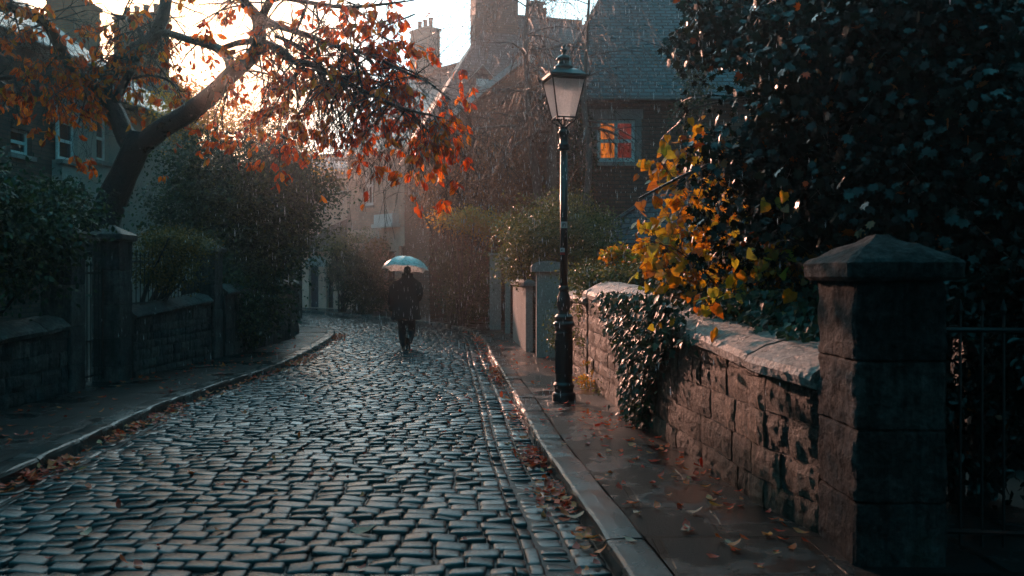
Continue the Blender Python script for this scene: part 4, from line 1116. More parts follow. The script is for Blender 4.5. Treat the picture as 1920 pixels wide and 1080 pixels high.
# creeper-clad cross wing with a pale verge, gable towards the street
g0, g1, gz = P(862, 215, 29), P(1075, 215, 29), 0
ridge = P(985, 118, 29)
ro = thing('cross_wing_house', 'creeper-covered gabled cottage with pale wet verge behind the bare birch', 'house', (g0.x, 29, 0))
mb = MB(); mb.loft([[(g0.x, 29, 0), (g1.x, 29, 0), (g1.x, 29, g1.z), (ridge.x, 29, ridge.z), (g0.x, 29, g0.z)], [(g0.x, 31.5, 0), (g1.x, 31.5, 0), (g1.x, 31.5, g1.z), (ridge.x, 31.5, ridge.z), (g0.x, 31.5, g0.z)]]); mb.build('wall', M['brick_dark'], ro)
mb = MB()
for a in (g0, g1):
    dv = (a - ridge); a_ = ridge + dv * 1.1; th = Vector((0, 0, .14))
    mb.loft([[Vector((ridge.x, 28.7, ridge.z + .02)), Vector((a_.x, 28.7, a_.z + .02)), Vector((a_.x, 28.7, a_.z + .02)) + th, Vector((ridge.x, 28.7, ridge.z + .02)) + th], [Vector((ridge.x, 31.6, ridge.z + .02)), Vector((a_.x, 31.6, a_.z + .02)), Vector((a_.x, 31.6, a_.z + .02)) + th, Vector((ridge.x, 31.6, ridge.z + .02)) + th]])
rf = mb.build('roof', M['slate2'], ro)
mb = MB()
for a in (g0, g1):
    a_ = ridge + (a - ridge) * 1.1
    mb.loft([[Vector((ridge.x, 28.55, ridge.z)), Vector((a_.x, 28.55, a_.z)), Vector((a_.x, 28.55, a_.z + .24)), Vector((ridge.x, 28.55, ridge.z + .24))], [Vector((ridge.x, 28.69, ridge.z)), Vector((a_.x, 28.69, a_.z)), Vector((a_.x, 28.69, a_.z + .24)), Vector((ridge.x, 28.69, ridge.z + .24))]])
mb.build('verge', M['lead'], rf)
mb = MB(); q = P(955, 300, 28.95); mb.tube([(q.x, 28.93, .1), (q.x, 28.93, g0.z)], .05, 8); mb.build('drainpipe', M['grey_sill'], ro)

# small pinkish house at the right behind the dark tree
h = House('pink_house', 'small pinkish rendered house with wet slate roof seen through the dark tree', (6.6, 27.0), (12.0, 25.6))
o1, o2 = h.rect(1340, 170, 1362, 195), h.rect(1380, 165, 1400, 195)
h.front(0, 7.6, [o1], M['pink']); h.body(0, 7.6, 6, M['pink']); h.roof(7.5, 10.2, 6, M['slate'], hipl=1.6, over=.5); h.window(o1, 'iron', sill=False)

# far three-pot chimney house
h = House('far_house', 'hazy far house with three chimney pots on its stack', (-5.2, 47), (-1.0, 49))
h.front(0, 9.5, [], M['brick_dark']); h.body(0, 9.5, 7, M['brick_dark']); h.roof(9.6, 13.6, 7, M['slate2'], hipr=1)
h.chimney(1.3, 2.4, 12.2, 14.0, 1.7, .8, 3)

# centre: brick house with sash window, cream ground floor
h = House('brick_house', 'sunlit pinkish brick house with tall white sash window at the bend', (-7.75, 40.15), (-2.2, 34.4))
w1 = h.rect(681, 309, 700, 386); w2 = h.rect(774, 312, 794, 388)
d1 = h.rect(724, 444, 740, 590); d1 = (d1[0], d1[1], .15, 2.75)
g1_ = h.rect(748, 461, 764, 492); g2_ = h.rect(774, 461, 786, 520); g3_ = h.rect(800, 500, 812, 541)
zf = h.z_at(735, 427)
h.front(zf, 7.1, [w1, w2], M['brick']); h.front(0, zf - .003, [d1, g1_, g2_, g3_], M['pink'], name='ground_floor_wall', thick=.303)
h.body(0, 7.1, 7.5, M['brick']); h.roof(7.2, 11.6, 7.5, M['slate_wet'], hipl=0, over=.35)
h.window(w1, 'white', mull=2, bars=.12); h.window(w2, 'white', mull=2, bars=.12)
h.window(g1_, 'grey_sill', rail=False, bars=.06, sill=False); h.window(g2_, 'grey_sill', bars=.06, sill=False); h.window(g3_, 'iron', bars=.05)
h.door(d1, M['iron'])
mb = MB(); r_ = h.rect(713, 402, 748, 420); wallbox(mb, h.A, h.d, h.n, r_[0], r_[1], r_[2], r_[3], -.35, -.003); wallbox(mb, h.A, h.d, h.n, r_[0] - .1, r_[1] + .1, r_[2] - .16, r_[2] - .003, -.42, -.003); mb.build('bay_parapet', M['white'], h.root)
pc = MB(); r_ = h.rect(696, 446, 726, 475)
P3 = lambda u, t, z: Vector(((h.A + h.d * u - h.n * t).x, (h.A + h.d * u - h.n * t).y, z))
rg1, rg2 = [], []
for k in range(9):
    t = k / 8; u = r_[0] - .3 + (r_[1] - r_[0] + .3) * t; z = r_[2] + (r_[3] - r_[2]) * (t ** 1.8); rg1.append(P3(u, -.9, z)); rg2.append(P3(u, -.01, z))
pc.loft([rg1 + [v - Vector((0, 0, .12)) for v in rg1[::-1]], rg2 + [v - Vector((0, 0, .12)) for v in rg2[::-1]]]); pc.build('porch_roof', M['lead'], h.root)
h.chimney(1.2, 3.7, 11.4, 13.6, 1.3, .8, 3, 'brick')

# set back to its left
h = House('brick_house', 'sunlit red brick house half hidden behind the evergreen at the bend', (-16.5, 45.5), (-8.3, 43.0))
w1 = h.rect(624, 316, 648, 362); h.front(0, 6.5, [w1], M['pink']); h.body(0, 6.5, 8, M['brick']); h.window(w1, 'white', bars=.1); h.roof(6.6, 8.4, 8, M['slate2'], hipl=2)
# low terrace at the junction
h = House('terrace_cottage', 'low stone terrace cottage with dark door at the far left of the junction', (-13.5, 45.6), (-8.0, 40.4))
a1 = h.rect(579, 494, 597, 578); a1 = (a1[0], a1[1], .12, a1[3]); a2 = h.rect(612, 494, 625, 580); a2 = (a2[0], a2[1], .12, a2[3])
h.front(0, 2.9, [a1, a2], M['pink']); h.body(0, 2.9, 3.5, M['rubble']); h.roof(3.0, 4.6, 3.5, M['slate2']); h.door(a1, surface('blue_door', (.02, .035, .06), .4)); h.door(a2, M['iron'])
p = P(594, 487, 40.5)
mb = MB(); rr = []
for k in range(9):
    a = math.pi * k / 8; rr.append([Vector((p.x + .45 * math.cos(a), p.y + yy, p.z - .32 + .5 * math.sin(a))) for yy in (-.5, .5)])
pts = [r[0] for r in rr] ; pts2 = [r[1] for r in rr]
mb.loft([pts, pts2]); mb.build('door_canopy', M['lead'], h.root)

# left: brick and cream house along the street
h = House('brick_villa', 'dark brick and cream villa with tall sash windows behind the orange-leaved tree', (-11.9, 12.0), (-10.9, 22.6))
wa = h.rect(20, 242, 60, 290); 
h.front(0, 6.9, [wa], M['brick_dark']); h.body(0, 6.9, 9, M['brick_dark']); h.roof(7.0, 10.6, 9, M['slate'], over=.4); h.window(wa, 'white', bars=.07)
h.chimney(8.0, 4.0, 9.2, 12.6, 1.2, .9, 3, 'brick')
h2 = House('cream_house', 'cream rendered house with teal-lit sash windows behind the forked trunk', (-10.75, 21.2), (-10.1, 27.0))
wb, wc = h2.rect(117, 228, 146, 302), h2.rect(181, 216, 204, 302)
h2.front(0, 6.2, [wb, wc], M['cream']); h2.body(0, 6.2, 7, M['cream']); h2.roof(6.3, 9.0, 7, M['slate'], over=.4, hipr=1.2); h2.window(wb, 'white', bars=.07); h2.window(wc, 'white', bars=.07)
h2.chimney(4.6, 3.2, 7.8, 9.9, 1.3, .9, 2, 'brick_sun')
h = House('far_brick_house', 'tall brick house with big stack, low sun put into its orange colour', (-17.5, 35.0), (-14.6, 34.0))
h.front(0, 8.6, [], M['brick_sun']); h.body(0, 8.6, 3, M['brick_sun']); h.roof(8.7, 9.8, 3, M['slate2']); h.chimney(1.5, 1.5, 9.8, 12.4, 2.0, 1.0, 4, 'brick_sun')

h = House('stone_outbuilding', 'low stone outbuilding glimpsed between the evergreen and the forked trunk', (-14.5, 31.0), (-8.6, 30.0), cat='outbuilding')
h.front(0, 4.2, [], M['rubble']); h.body(0, 4.2, 3, M['rubble']); h.roof(4.25, 5.6, 3, M['slate'])
# far ends of the street: the rows that close the view behind the viewer and to the sides
h = House('brick_house', 'plain dark brick house beyond the big tree on the right', (9.5, 20.0), (13.5, 2.0)); h.front(0, 8, [], M['brick_dark']); h.body(0, 8, 8, M['brick_dark']); h.roof(8.1, 12.5, 8, M['slate2'])
# ------------------------------------------------------------------ foliage materials
LM = {}
LM['autumn'] = leafmat('autumn_leaf', [(0, (.22, .04, .012)), (.3, (.46, .085, .018)), (.6, (.72, .19, .025)), (.85, (.80, .31, .04)), (1, (.28, .24, .05))], .35, .62, tint=(1, .62, .3))
LM['ever'] = leafmat('evergreen_leaf', [(0, (.012, .028, .020)), (.5, (.022, .045, .028)), (.85, (.05, .075, .03)), (1, (.10, .10, .03))], .38, .3)
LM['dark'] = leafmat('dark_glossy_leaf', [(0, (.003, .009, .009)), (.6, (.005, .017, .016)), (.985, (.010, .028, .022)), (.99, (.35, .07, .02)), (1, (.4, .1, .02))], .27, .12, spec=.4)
LM['ivy'] = leafmat('ivy_leaf', [(0, (.010, .030, .020)), (.7, (.02, .055, .035)), (.93, (.05, .09, .04)), (1, (.16, .09, .03))], .38, .2, spec=.35)
LM['yellow'] = leafmat('yellow_leaf', [(0, (.30, .10, .015)), (.3, (.48, .22, .02)), (.6, (.50, .32, .03)), (.85, (.32, .32, .05)), (1, (.10, .16, .06))], .35, .55, tint=(1, .8, .35))
LM['gold'] = leafmat('golden_leaf', [(0, (.45, .17, .03)), (.5, (.60, .30, .05)), (1, (.45, .33, .09))], .5, .5)
LM['russet'] = leafmat('russet_leaf', [(0, (.07, .035, .032)), (.5, (.12, .06, .05)), (.85, (.20, .10, .06)), (1, (.34, .17, .06))], .5, .4)
LM['olive'] = leafmat('olive_leaf', [(0, (.035, .06, .028)), (.5, (.085, .11, .045)), (1, (.20, .19, .07))], .4, .35)
LM['hedge'] = leafmat('bronze_hedge', [(0, (.03, .035, .015)), (.5, (.09, .07, .02)), (1, (.22, .13, .03))], .45, .4)
LM['litter'] = leafmat('fallen_leaf', [(0, (.40, .03, .018)), (.4, (.85, .07, .03)), (.75, (.95, .16, .04)), (1, (.80, .30, .14))], .5, .15, spec=.3)

def grow(mb, p, d, L, r, depth, tips, rng, droop=.25, split=3, wig=.35, sides=5, minr=.0025):
    """recursive branch; tips collects (point, direction)"""
    n = 4; pts = [p.copy()]; rs = [r]; dd = d.normalized()
    for i in range(n):
        dd = (dd + Vector((rng.uniform(-wig, wig), rng.uniform(-wig, wig), rng.uniform(-wig, wig) - droop)) * .5).normalized()
        pts.append(pts[-1] + dd * L / n); rs.append(max(minr, r * (1 - .55 * (i + 1) / n)))
        if depth <= 1: tips.append((pts[-1].copy(), dd.copy()))
    mb.tube(pts, rs, sides if r > .012 else 3, cap=False)
    if depth > 0:
        for k in range(split):
            i = rng.randint(1, n); q = pts[i]
            a = Vector((rng.gauss(0, 1), rng.gauss(0, 1), rng.gauss(0, .8))); a = (a - dd * a.dot(dd)).normalized()
            grow(mb, q, (dd * .8 + a * rng.uniform(.5, 1.1)), L * rng.uniform(.5, .8), rs[i] * .62, depth - 1, tips, rng, droop * 1.15, split, wig, sides, minr)
    return pts, rs
def smooth_path(pts, k=5):
    out = []; pp_ = [pts[0] * 2 - pts[1]] + pts + [pts[-1] * 2 - pts[-2]]
    for i in range(1, len(pp_) - 2):
        a, b, c, d = pp_[i - 1:i + 3]
        for j in range(k):
            t = j / k; out.append(.5 * ((2 * b) + (c - a) * t + (2 * a - 5 * b + 4 * c - d) * t * t + (3 * b - a - 3 * c + d) * t ** 3))
    out.append(pts[-1]); return out
def resample(vals, k=5):
    out = []
    for i in range(len(vals) - 1):
        for j in range(k): out.append(vals[i] + (vals[i + 1] - vals[i]) * j / k)
    return out + [vals[-1]]

# ------------------------------------------------------------------ the orange-leaved tree
rng = random.Random(21)
tree = thing('autumn_tree', 'forked tree with orange-red autumn leaves leaning over the left pavement', 'tree', (-6.45, 13.6, .1))
S1 = 1 / 2.25
def T(pts, rad, name, k=5, sides=10, bump=True):
    """pts: (crop x, crop y, distance) in the upper-left enlargement"""
    pv = smooth_path([P(x * S1, y * S1, Y) for x, y, Y in pts], k); rs = resample(rad, k)
    mb = MB()
    for i in range(len(rs)): rs[i] *= 1 + .07 * mnoise.noise((i * .7, rad[0] * 50, 0))
    mb.tube(pv, rs, sides); o = mb.build(name, M['bark'], tree, smooth=True); return pv, rs
BR = []
BR.append(T([(395, 1080, 13.6), (430, 960, 13.6), (480, 830, 13.6), (540, 700, 13.5), (575, 620, 13.4), (585, 560, 13.4)], [.27, .25, .22, .21, .20, .15], 'trunk', sides=14))
BR.append(T([(570, 640, 13.4), (525, 560, 13.5), (490, 480, 13.6), (450, 410, 13.7), (390, 350, 13.7), (310, 310, 13.7), (200, 318, 13.6), (60, 326, 13.4), (-150, 345, 13.2)], [.17, .16, .145, .12, .095, .08, .05, .04, .03], 'limb'))
BR.append(T([(318, 330, 13.7), (280, 255, 13.5), (242, 175, 13.3), (185, 90, 13.0), (80, 42, 12.7), (-60, 10, 12.5), (-250, -20, 12.2)], [.08, .105, .09, .085, .075, .06, .04], 'limb'))
BR.append(T([(485, 470, 13.6), (460, 390, 13.8), (470, 300, 14), (560, 215, 14.2), (630, 170, 14.4), (675, 100, 14.5), (700, 0, 14.6), (690, -160, 14.8)], [.13, .12, .12, .12, .115, .11, .10, .07], 'limb'))
BR.append(T([(480, 440, 13.6), (530, 340, 13.7), (575, 260, 13.8), (600, 160, 13.9), (545, 85, 14), (470, 60, 14)], [.075, .06, .055, .05, .035, .02], 'branch'))
BR.append(T([(590, 620, 13.4), (680, 545, 13.3), (790, 480, 13.1), (890, 400, 12.9), (980, 310, 12.6), (1060, 240, 12.4), (1095, 170, 12.2), (1085, 80, 12), (1040, 20, 11.8), (980, -80, 11.6), (930, -220, 11.5)], [.165, .155, .145, .135, .12, .105, .095, .085, .07, .055, .04], 'limb', sides=12))
BR.append(T([(1085, 130, 12.1), (1115, 50, 12), (1150, -20, 11.9), (1190, -150, 11.8)], [.08, .06, .055, .035], 'branch'))
BR.append(T([(975, 300, 12.7), (960, 240, 12.9), (900, 195, 13.2), (800, 168, 13.5), (700, 140, 14.1), (640, 165, 14.3)], [.07, .08, .07, .06, .06, .07], 'branch'))
BR.append(T([(935, 205, 13.1), (1000, 182, 12.8), (1075, 172, 12.4)], [.04, .045, .05], 'branch'))
BR.append(T([(1105, 180, 12.1), (1180, 208, 11.9), (1240, 258, 11.7), (1310, 272, 11.5), (1400, 315, 11.2), (1470, 355, 11.0), (1575, 405, 10.7), (1690, 455, 10.4), (1790, 480, 10.2), (1880, 500, 10.0)], [.065, .058, .05, .046, .04, .034, .028, .022, .014, .006], 'branch'))
BR.append(T([(1100, 85, 12), (1200, 118, 11.8), (1300, 150, 11.5), (1395, 188, 11.3), (1480, 210, 11.1), (1580, 240, 10.9), (1700, 300, 10.6), (1810, 350, 10.4), (1900, 420, 10.2)], [.05, .045, .038, .033, .028, .024, .018, .012, .005], 'branch'))
BR.append(T([(1160, 150, 12), (1250, 190, 12.2), (1330, 240, 12.3), (1390, 245, 12.3)], [.03, .03, .025, .015], 'branch'))
BR.append(T([(560, 330, 14), (640, 318, 14), (720, 345, 13.9), (760, 400, 13.8), (780, 460, 13.8)], [.02, .022, .02, .016, .01], 'branch'))
BR.append(T([(780, 560, 13), (850, 480, 12.8), (920, 330, 12.6), (1060, 300, 12.4), (1180, 330, 12.1), (1260, 370, 11.9), (1250, 480, 11.7), (1270, 580, 11.6)], [.0, .01, .014, .016, .015, .013, .010, .006], 'branch', sides=6))
BR.append(T([(1150, -20, 11.9), (1300, 10, 11.4), (1450, 30, 11), (1600, 20, 10.7), (1750, 0, 10.5)], [.04, .03, .025, .018, .008], 'branch'))
BR.append(T([(1690, 200, 10.8), (1600, 130, 11), (1750, 60, 10.7)][::-1], [.01, .012, .02], 'branch', sides=6))
tw = MB(); tips = []
def sprout(bi, f0, f1, n, L, depth=2, droop=.3, bias=(0, 0, 0), split=3):
    pv, rs = BR[bi]
    for k in range(n):
        i = int((f0 + (f1 - f0) * rng.random()) * (len(pv) - 1)); d = Vector((rng.gauss(0, 1), rng.gauss(0, .8), rng.gauss(-.1, .8))) + Vector(bias)
        grow(tw, pv[i], d, L * rng.uniform(.6, 1.2), min(.016, rs[i] * .5), depth, tips, rng, droop, split)
sprout(1, .5, 1, 20, .8); sprout(2, .2, 1, 26, .8); sprout(3, .4, 1, 18, .9); sprout(4, .4, 1, 12, .8)
sprout(5, .35, .75, 16, .9, bias=(0, 0, -.6)); sprout(5, .8, 1, 12, .8); sprout(6, .2, 1, 12, .8)
sprout(7, .2, .9, 10, .5, 1); sprout(9, .1, .5, 22, 1.0, bias=(0, 0, -.5)); sprout(9, .4, 1, 40, .8, bias=(.4, 0, -.4)); sprout(10, .1, 1, 44, .75, bias=(.2, 0, -.2))
sprout(11, .3, 1, 8, .6); sprout(12, .2, 1, 10, .5); sprout(13, .25, 1, 26, .7, bias=(0, 0, -.5)); sprout(14, .1, 1, 24, .7, bias=(0, 0, -.3)); sprout(15, .2, 1, 6, .5)
tp2 = tips; tips = []
sprout(9, .45, .95, 26, .75, 3, .22, (.3, 0, -.4)); sprout(10, .5, 1, 20, .7, 3, .2, (.2, 0, -.4)); sprout(13, .4, 1, 10, .6, 3, .3, (0, 0, -.5)); sprout(2, .3, .9, 10, .7, 3, .1); sprout(3, .4, .9, 10, .7, 3, .1); sprout(1, .4, 1, 14, .7, 3, .15); sprout(4, .3, 1, 8, .6, 3, .1)
tips = tp2
tw.build('twigs', M['bark'], tree)
# leaves hang in drooping clusters from the twig tips
pts, dirs = [], []
def screen(p): return (960 + p.x / p.y * F, 520 - (p.z - CAMZ) / p.y * F)
for (p, d) in tips:
    px, py = screen(p)
    dens = .075
    if px > 560: dens = .09
    if 300 < px < 640 and py < 150: dens = .045
    if px > 700 and 150 < py < 330: dens = .10
    if px < 260: dens = .15
    if 330 < px < 470 and py < 130: dens = .05
    if 570 < px < 655 and py > 170: dens = .04
    if 640 < px < 770 and py > 285: dens = .05
    if py > 395 or px > 885: dens = 0
    if rng.random() > dens: continue
    for k in range(rng.randint(2, 6)):
        pts.append(p + Vector((rng.gauss(0, .03), rng.gauss(0, .03), rng.gauss(-.01, .02))))
        dirs.append(Vector((rng.gauss(0, .45) + d.x * .3, rng.gauss(0, .45), -1 + rng.uniform(-.1, .5))).normalized())
print('autumn tips', len(tips), 'leaves', len(pts))
leaves('leaves', [tuple(p) for p in pts], .125, 'oval', LM['autumn'], tree, dirs=[tuple(d) for d in dirs], jitter=.25, szvar=.3, seed=4)

# ------------------------------------------------------------------ generic bushes
def bush(name, label, cat, base, ells, n, size, shape, mat, seed=1, clump=.25, group=None, trunk=True, up=(0, 0, .5), shell=.5, nclump=None, stems=7, trad=.05):
    root = thing(name, label, cat, base, group=group)
    pts, out = cloud(ells, n, seed, clump, nclump, shell)
    keep = pts[:, 2] > base[2] + .02; pts, out = pts[keep], out[keep]
    leaves('leaves' if cat != 'tree' else 'crown', pts, size, shape, mat, root, dirs=out * .7 + np.array([0, 0, -.3]), up=out * .6 + np.array(up), jitter=.6, seed=seed)
    if trunk:
        rg = random.Random(seed); mb = MB()
        for k in range(stems):
            e = ells[rg.randrange(len(ells))]; tgt = Vector(e[0]) + Vector([rg.uniform(-.6, .6) * e[1][i] for i in range(3)])
            b0 = Vector(base) + Vector((rg.uniform(-.15, .15), rg.uniform(-.15, .15), -.1)); m_ = b0.lerp(tgt, .5) + Vector((rg.uniform(-.2, .2), rg.uniform(-.2, .2), .15))
            mb.tube(smooth_path([b0, m_, tgt], 4), resample([trad, trad * .7, trad * .25], 4), 6)
        mb.build('trunk' if cat == 'tree' else 'stems', M['bark'], root)
    return root
def E(px, py, Y, rx, rz, ry=None):
    """ellipsoid from photo centre and pixel radii at distance Y"""
    c = P(px, py, Y); return (tuple(c), (rx / F * Y, (ry if ry else rx / F * Y), rz / F * Y))
# big evergreen left
bush('evergreen_tree', 'large dark evergreen overhanging the far left wall, edge lit gold', 'tree', (-7.2, 19.5, .1),
     [E(470, 380, 19, 110, 90), E(400, 320, 20, 100, 80), E(560, 360, 20, 75, 55), E(480, 470, 18.5, 90, 90), E(570, 430, 19.5, 50, 60), E(330, 400, 19, 60, 80), E(480, 560, 18, 60, 70), E(520, 300, 21, 70, 60), E(378, 370, 21, 45, 100)],
     42000, .085, 'small', LM['ever'], 5, .28, shell=.2, trad=.12, stems=10)
bush('gold_lit_tree', 'hazy tree behind the evergreen, low sun put into its gold leaf colour', 'tree', (-8, 23.5, .1),  # sunlight on this foliage is painted in as gold leaf colour
     [E(420, 240, 23, 90, 65), E(510, 260, 23, 60, 50), E(350, 190, 23, 60, 45), E(560, 320, 23, 40, 40)], 8000, .09, 'small', LM['gold'], 6, .4, shell=.2, trad=.12)
# dark shrubs at the left edge
bush('laurel_bush', 'dark laurel mass spilling over the nearest left wall', 'shrub', (-6.9, 9.8, .1),
     [E(40, 420, 10.5, 110, 80), E(-60, 380, 10, 120, 110), E(110, 390, 11.5, 70, 50), E(60, 500, 10.6, 60, 70), E(-60, 500, 10, 100, 90)], 12000, .075, 'oval', LM['ever'], 7, .2, shell=.2)
bush('bronze_hedge', 'bronze-green clipped hedge showing through the black railing', 'hedge', (-6.4, 14.2, .3),
     [E(300, 450, 13.6, 45, 22), E(340, 455, 14.4, 45, 25), E(375, 460, 15, 25, 20), E(320, 505, 14.2, 60, 40), E(280, 500, 13.6, 25, 35)], 9000, .045, 'small', LM['hedge'], 8, .13, shell=.1)
bush('wall_ivy', 'black-green ivy hanging down the wall beyond the far left pier', 'ivy', (-5.4, 17.2, .12),
     [((-5.5, 17.3, 1.4), (.3, .9, .9)), ((-5.3, 17.3, .7), (.22, .8, .6)), ((-5.5, 19, 1.9), (.35, 1.3, .5))], 6000, .06, 'ivy', LM['ever'], 9, .14, shell=.1, trunk=False)
# centre hedges
bush('dark_hedge', 'tall dark hedge at the bend left of the walking person', 'hedge', (-6.6, 37, .1),
     [E(680, 520, 37, 50, 45), E(650, 500, 38, 35, 35), E(700, 490, 36, 30, 30), E(690, 560, 36.5, 40, 25)], 12000, .11, 'small', LM['ever'], 10, .3, shell=.2)
bush('olive_shrub', 'hazy olive shrub above the dark hedge at the bend', 'shrub', (-7.5, 37.5, .1), [E(640, 455, 37.5, 40, 25), E(690, 450, 37.5, 30, 20)], 2500, .10, 'small', LM['olive'], 18, .22, shell=.1)
bush('russet_beech', 'tall russet-brown beech at the right of the bend', 'tree', (-1.9, 28.5, .1),
     [E(870, 330, 28.5, 80, 80), E(850, 385, 28.5, 60, 50), E(910, 390, 28, 70, 70), E(860, 260, 30, 55, 60), E(930, 300, 28, 50, 60), E(890, 450, 28, 45, 35), E(795, 370, 30, 20, 35)], 30000, .085, 'small', LM['russet'], 11, .26, shell=.15, trad=.12, stems=12)
bush('ochre_shrub', 'ochre-leaved shrub low against the russet beech', 'shrub', (-1.6, 26.5, .1),
     [E(890, 415, 26, 42, 18), E(850, 412, 26, 30, 14), E(925, 425, 26, 22, 18)], 3200, .10, 'small', LM['gold'], 12, .25, shell=.1)
bush('dark_hedge', 'dark clipped hedge left of the two far gateposts', 'hedge', (-1.9, 27, .1),
     [E(870, 560, 27, 38, 45), E(860, 500, 27.5, 42, 40), E(895, 540, 26.3, 22, 60)], 9000, .09, 'small', LM['ever'], 13, .25, shell=.2)
bush('round_shrub', 'rounded olive-green shrub rising behind the lamp post', 'shrub', (1.0, 17.5, .1),
     [E(1060, 440, 17, 70, 60), E(1000, 440, 17.5, 50, 55), E(1110, 430, 17.5, 45, 50), E(1060, 390, 18, 45, 35), E(980, 490, 18, 40, 40), E(1120, 480, 16.5, 45, 40), E(965, 440, 19, 30, 40)], 20000, .06, 'small', LM['olive'], 14, .2, shell=.2)
bush('wall_creeper', 'leafy green creeper trailing over the low wall behind the lamp', 'ivy', (1.0, 13.6, .12),
     [((1.12, 13, 1.35), (.22, .9, .22)), ((1.2, 14.8, 1.4), (.3, 1.0, .3)), ((.98, 13.9, .8), (.06, 1.2, .5)), ((1.15, 12.6, .8), (.1, .4, .5)), ((1.5, 12.5, 1.55), (.3, .7, .2)), ((.85, 15.2, .6), (.12, .6, .5))], 7000, .05, 'small', LM['olive'], 15, .10, shell=.1, trunk=False)
bush('yellow_sprig', 'small bright yellow shrub above the wall right of the lamp', 'shrub', (2.0, 13.2, .4),
     [E(1160, 480, 12.6, 22, 14), E(1185, 495, 12.4, 20, 14), E(1140, 470, 12.8, 10, 8)], 900, .055, 'heart', LM['yellow'], 16, .08, shell=.1)
bush('garden_shrub', 'pale green garden shrub just behind the taller wall', 'shrub', (2.0, 12.4, .4),
     [E(1170, 515, 12.2, 40, 22), E(1110, 515, 13, 45, 18), E(1210, 505, 11.6, 30, 25)], 5000, .045, 'small', LM['olive'], 17, .12, shell=.1)
# ivy cascade over the wall
IV = thing('ivy', 'dense dark ivy cascading over the wall between its two stretches', 'ivy', (1.5, 8.9, .1))
pts, ups = [], []
rg = np.random.default_rng(77)
def wallx(y):
    ys = [5, 5.6, 6.6, 7.7, 8.4, 8.46, 9.5, 10.7, 12.1]; xs = [1.80, 1.64, 1.56, 1.42, 1.36, 1.33, 1.24, 1.15, 1.08]; return float(np.interp(y, ys, xs))
for k in range(4800):
    y = rg.normal(8.5, .58); top = 1.36; f = rg.random() ** .8
    z = top + .08 - f * (1.0 - .55 * min(1, abs(y - 8.5) / 1.2)) * rg.uniform(.5, 1.15)
    x = wallx(y) - .03 - abs(rg.normal(0, .07)) - .10 * (1 - f) 
    pts.append((x, y, z)); ups.append((-1, -.4, .5))
for k in range(6500):
    y = rg.uniform(5.6, 9.8); x = wallx(y) + rg.uniform(.18, 1.0); z = 1.30 + .12 * math.sin(y * 3) + rg.normal(0, .08) + .14 * (x - wallx(y)) - .10 * (y < 7)
    pts.append((x, y, z)); ups.append((-.4, -.5, 1))
for k in range(900):
    y = rg.normal(8.6, .25); z = rg.uniform(.15, .9); pts.append((wallx(y) - .05 - abs(rg.normal(0, .05)), y, z)); ups.append((-1, -.3, .3))
leaves('leaves', pts, .06, 'ivy', LM['ivy'], IV, dirs=np.tile([[-.3, -.2, -.9]], (len(pts), 1)), up=np.array(ups) * 1.3, jitter=.5, seed=3)
mb = MB(); rg2 = random.Random(5)
for k in range(46):
    y = rg2.gauss(8.7, .5); p = Vector((wallx(y) + .1, y, 1.38)); q = [p]
    for i in range(8): q.append(q[-1] + Vector((-.05 if i < 2 else rg2.uniform(-.02, .015), rg2.uniform(-.08, .08), -.02 if i < 2 else -rg2.uniform(.05, .16))))
    mb.tube(q, .003, 3)
mb.build('stems', M['twig'], IV)
# small weeds at the foot of the wall
for (px, py, lab) in ((1105, 728, 'yellow-green weed at the wall foot right of the lamp base'), (1145, 742, 'low tuft of weed under the ivy at the wall foot')):
    p = G(px, py, .1); bush('weed', lab, 'weed', tuple(p), [((p.x, p.y, p.z + .1), (.12, .15, .1)), ((p.x + .03, p.y + .15, p.z + .22), (.07, .1, .14))], 420, .04, 'small', LM['yellow'] if px < 1120 else LM['olive'], int(px), .05, trunk=False, shell=.1)

# yellow large-leaved shrub in the garden on the right
rng = random.Random(9)
YS = thing('yellow_shrub', 'tall shrub with large glowing yellow leaves above the ivy', 'shrub', (2.7, 9.0, .3))
mb = MB(); tips = []
for (pts_, r0) in (([(1400, 620, 9), (1365, 520, 8.8), (1340, 440, 8.6), (1290, 370, 8.5), (1235, 300, 8.4)], .016), ([(1400, 620, 9), (1370, 480, 8.9), (1350, 400, 8.7), (1330, 330, 8.6), (1300, 270, 8.5)], .014),
                   ([(1390, 610, 8.6), (1330, 520, 8.3), (1270, 470, 8.1), (1215, 450, 8)], .012), ([(1420, 620, 8), (1390, 560, 7.6), (1400, 570, 7.3), (1380, 590, 7.1)], .010), ([(1400, 600, 9), (1300, 540, 8.8), (1240, 500, 8.6), (1220, 420, 8.6)], .010), ([(1400, 600, 8.6), (1420, 480, 8.3), (1440, 400, 8.1)], .012), ([(1440, 600, 7.6), (1470, 540, 7.2), (1440, 520, 6.9), (1400, 560, 6.7)], .009), ([(1480, 600, 7.4), (1500, 520, 7.0), (1470, 470, 6.8)], .009)):
    pv = smooth_path([P(*q) for q in pts_], 6); rs = resample([r0 * (1 - .75 * i / (len(pts_) - 1)) for i in range(len(pts_))], 6)
    mb.tube(pv, rs, 6)
    for i in range(5, len(pv)):
        for k in range(4):
            grow(mb, pv[i], Vector((rng.gauss(-.1, 1), rng.gauss(0, 1), rng.gauss(.2, .7))), rng.uniform(.2, .5), rs[i] * .45, 1, tips, rng, .2, 1, .3, 4, .002)
mb.build('stems', M['twig'], YS)
pts, dirs = [], []
for (p, d) in tips:
    px, py = screen(p)
    if px > 1530 or px < 1190: continue
    if rng.random() < .36: pts.append(tuple(p)); dirs.append((d.x * .4, d.y * .4 - .1, -.8))
print('yellow leaves', len(pts))
leaves('leaves', pts, .088, 'heart', LM['yellow'], YS, dirs=dirs, up=np.tile([[-.3, -.9, .3]], (len(pts), 1)), jitter=.7, szvar=.6, seed=6)

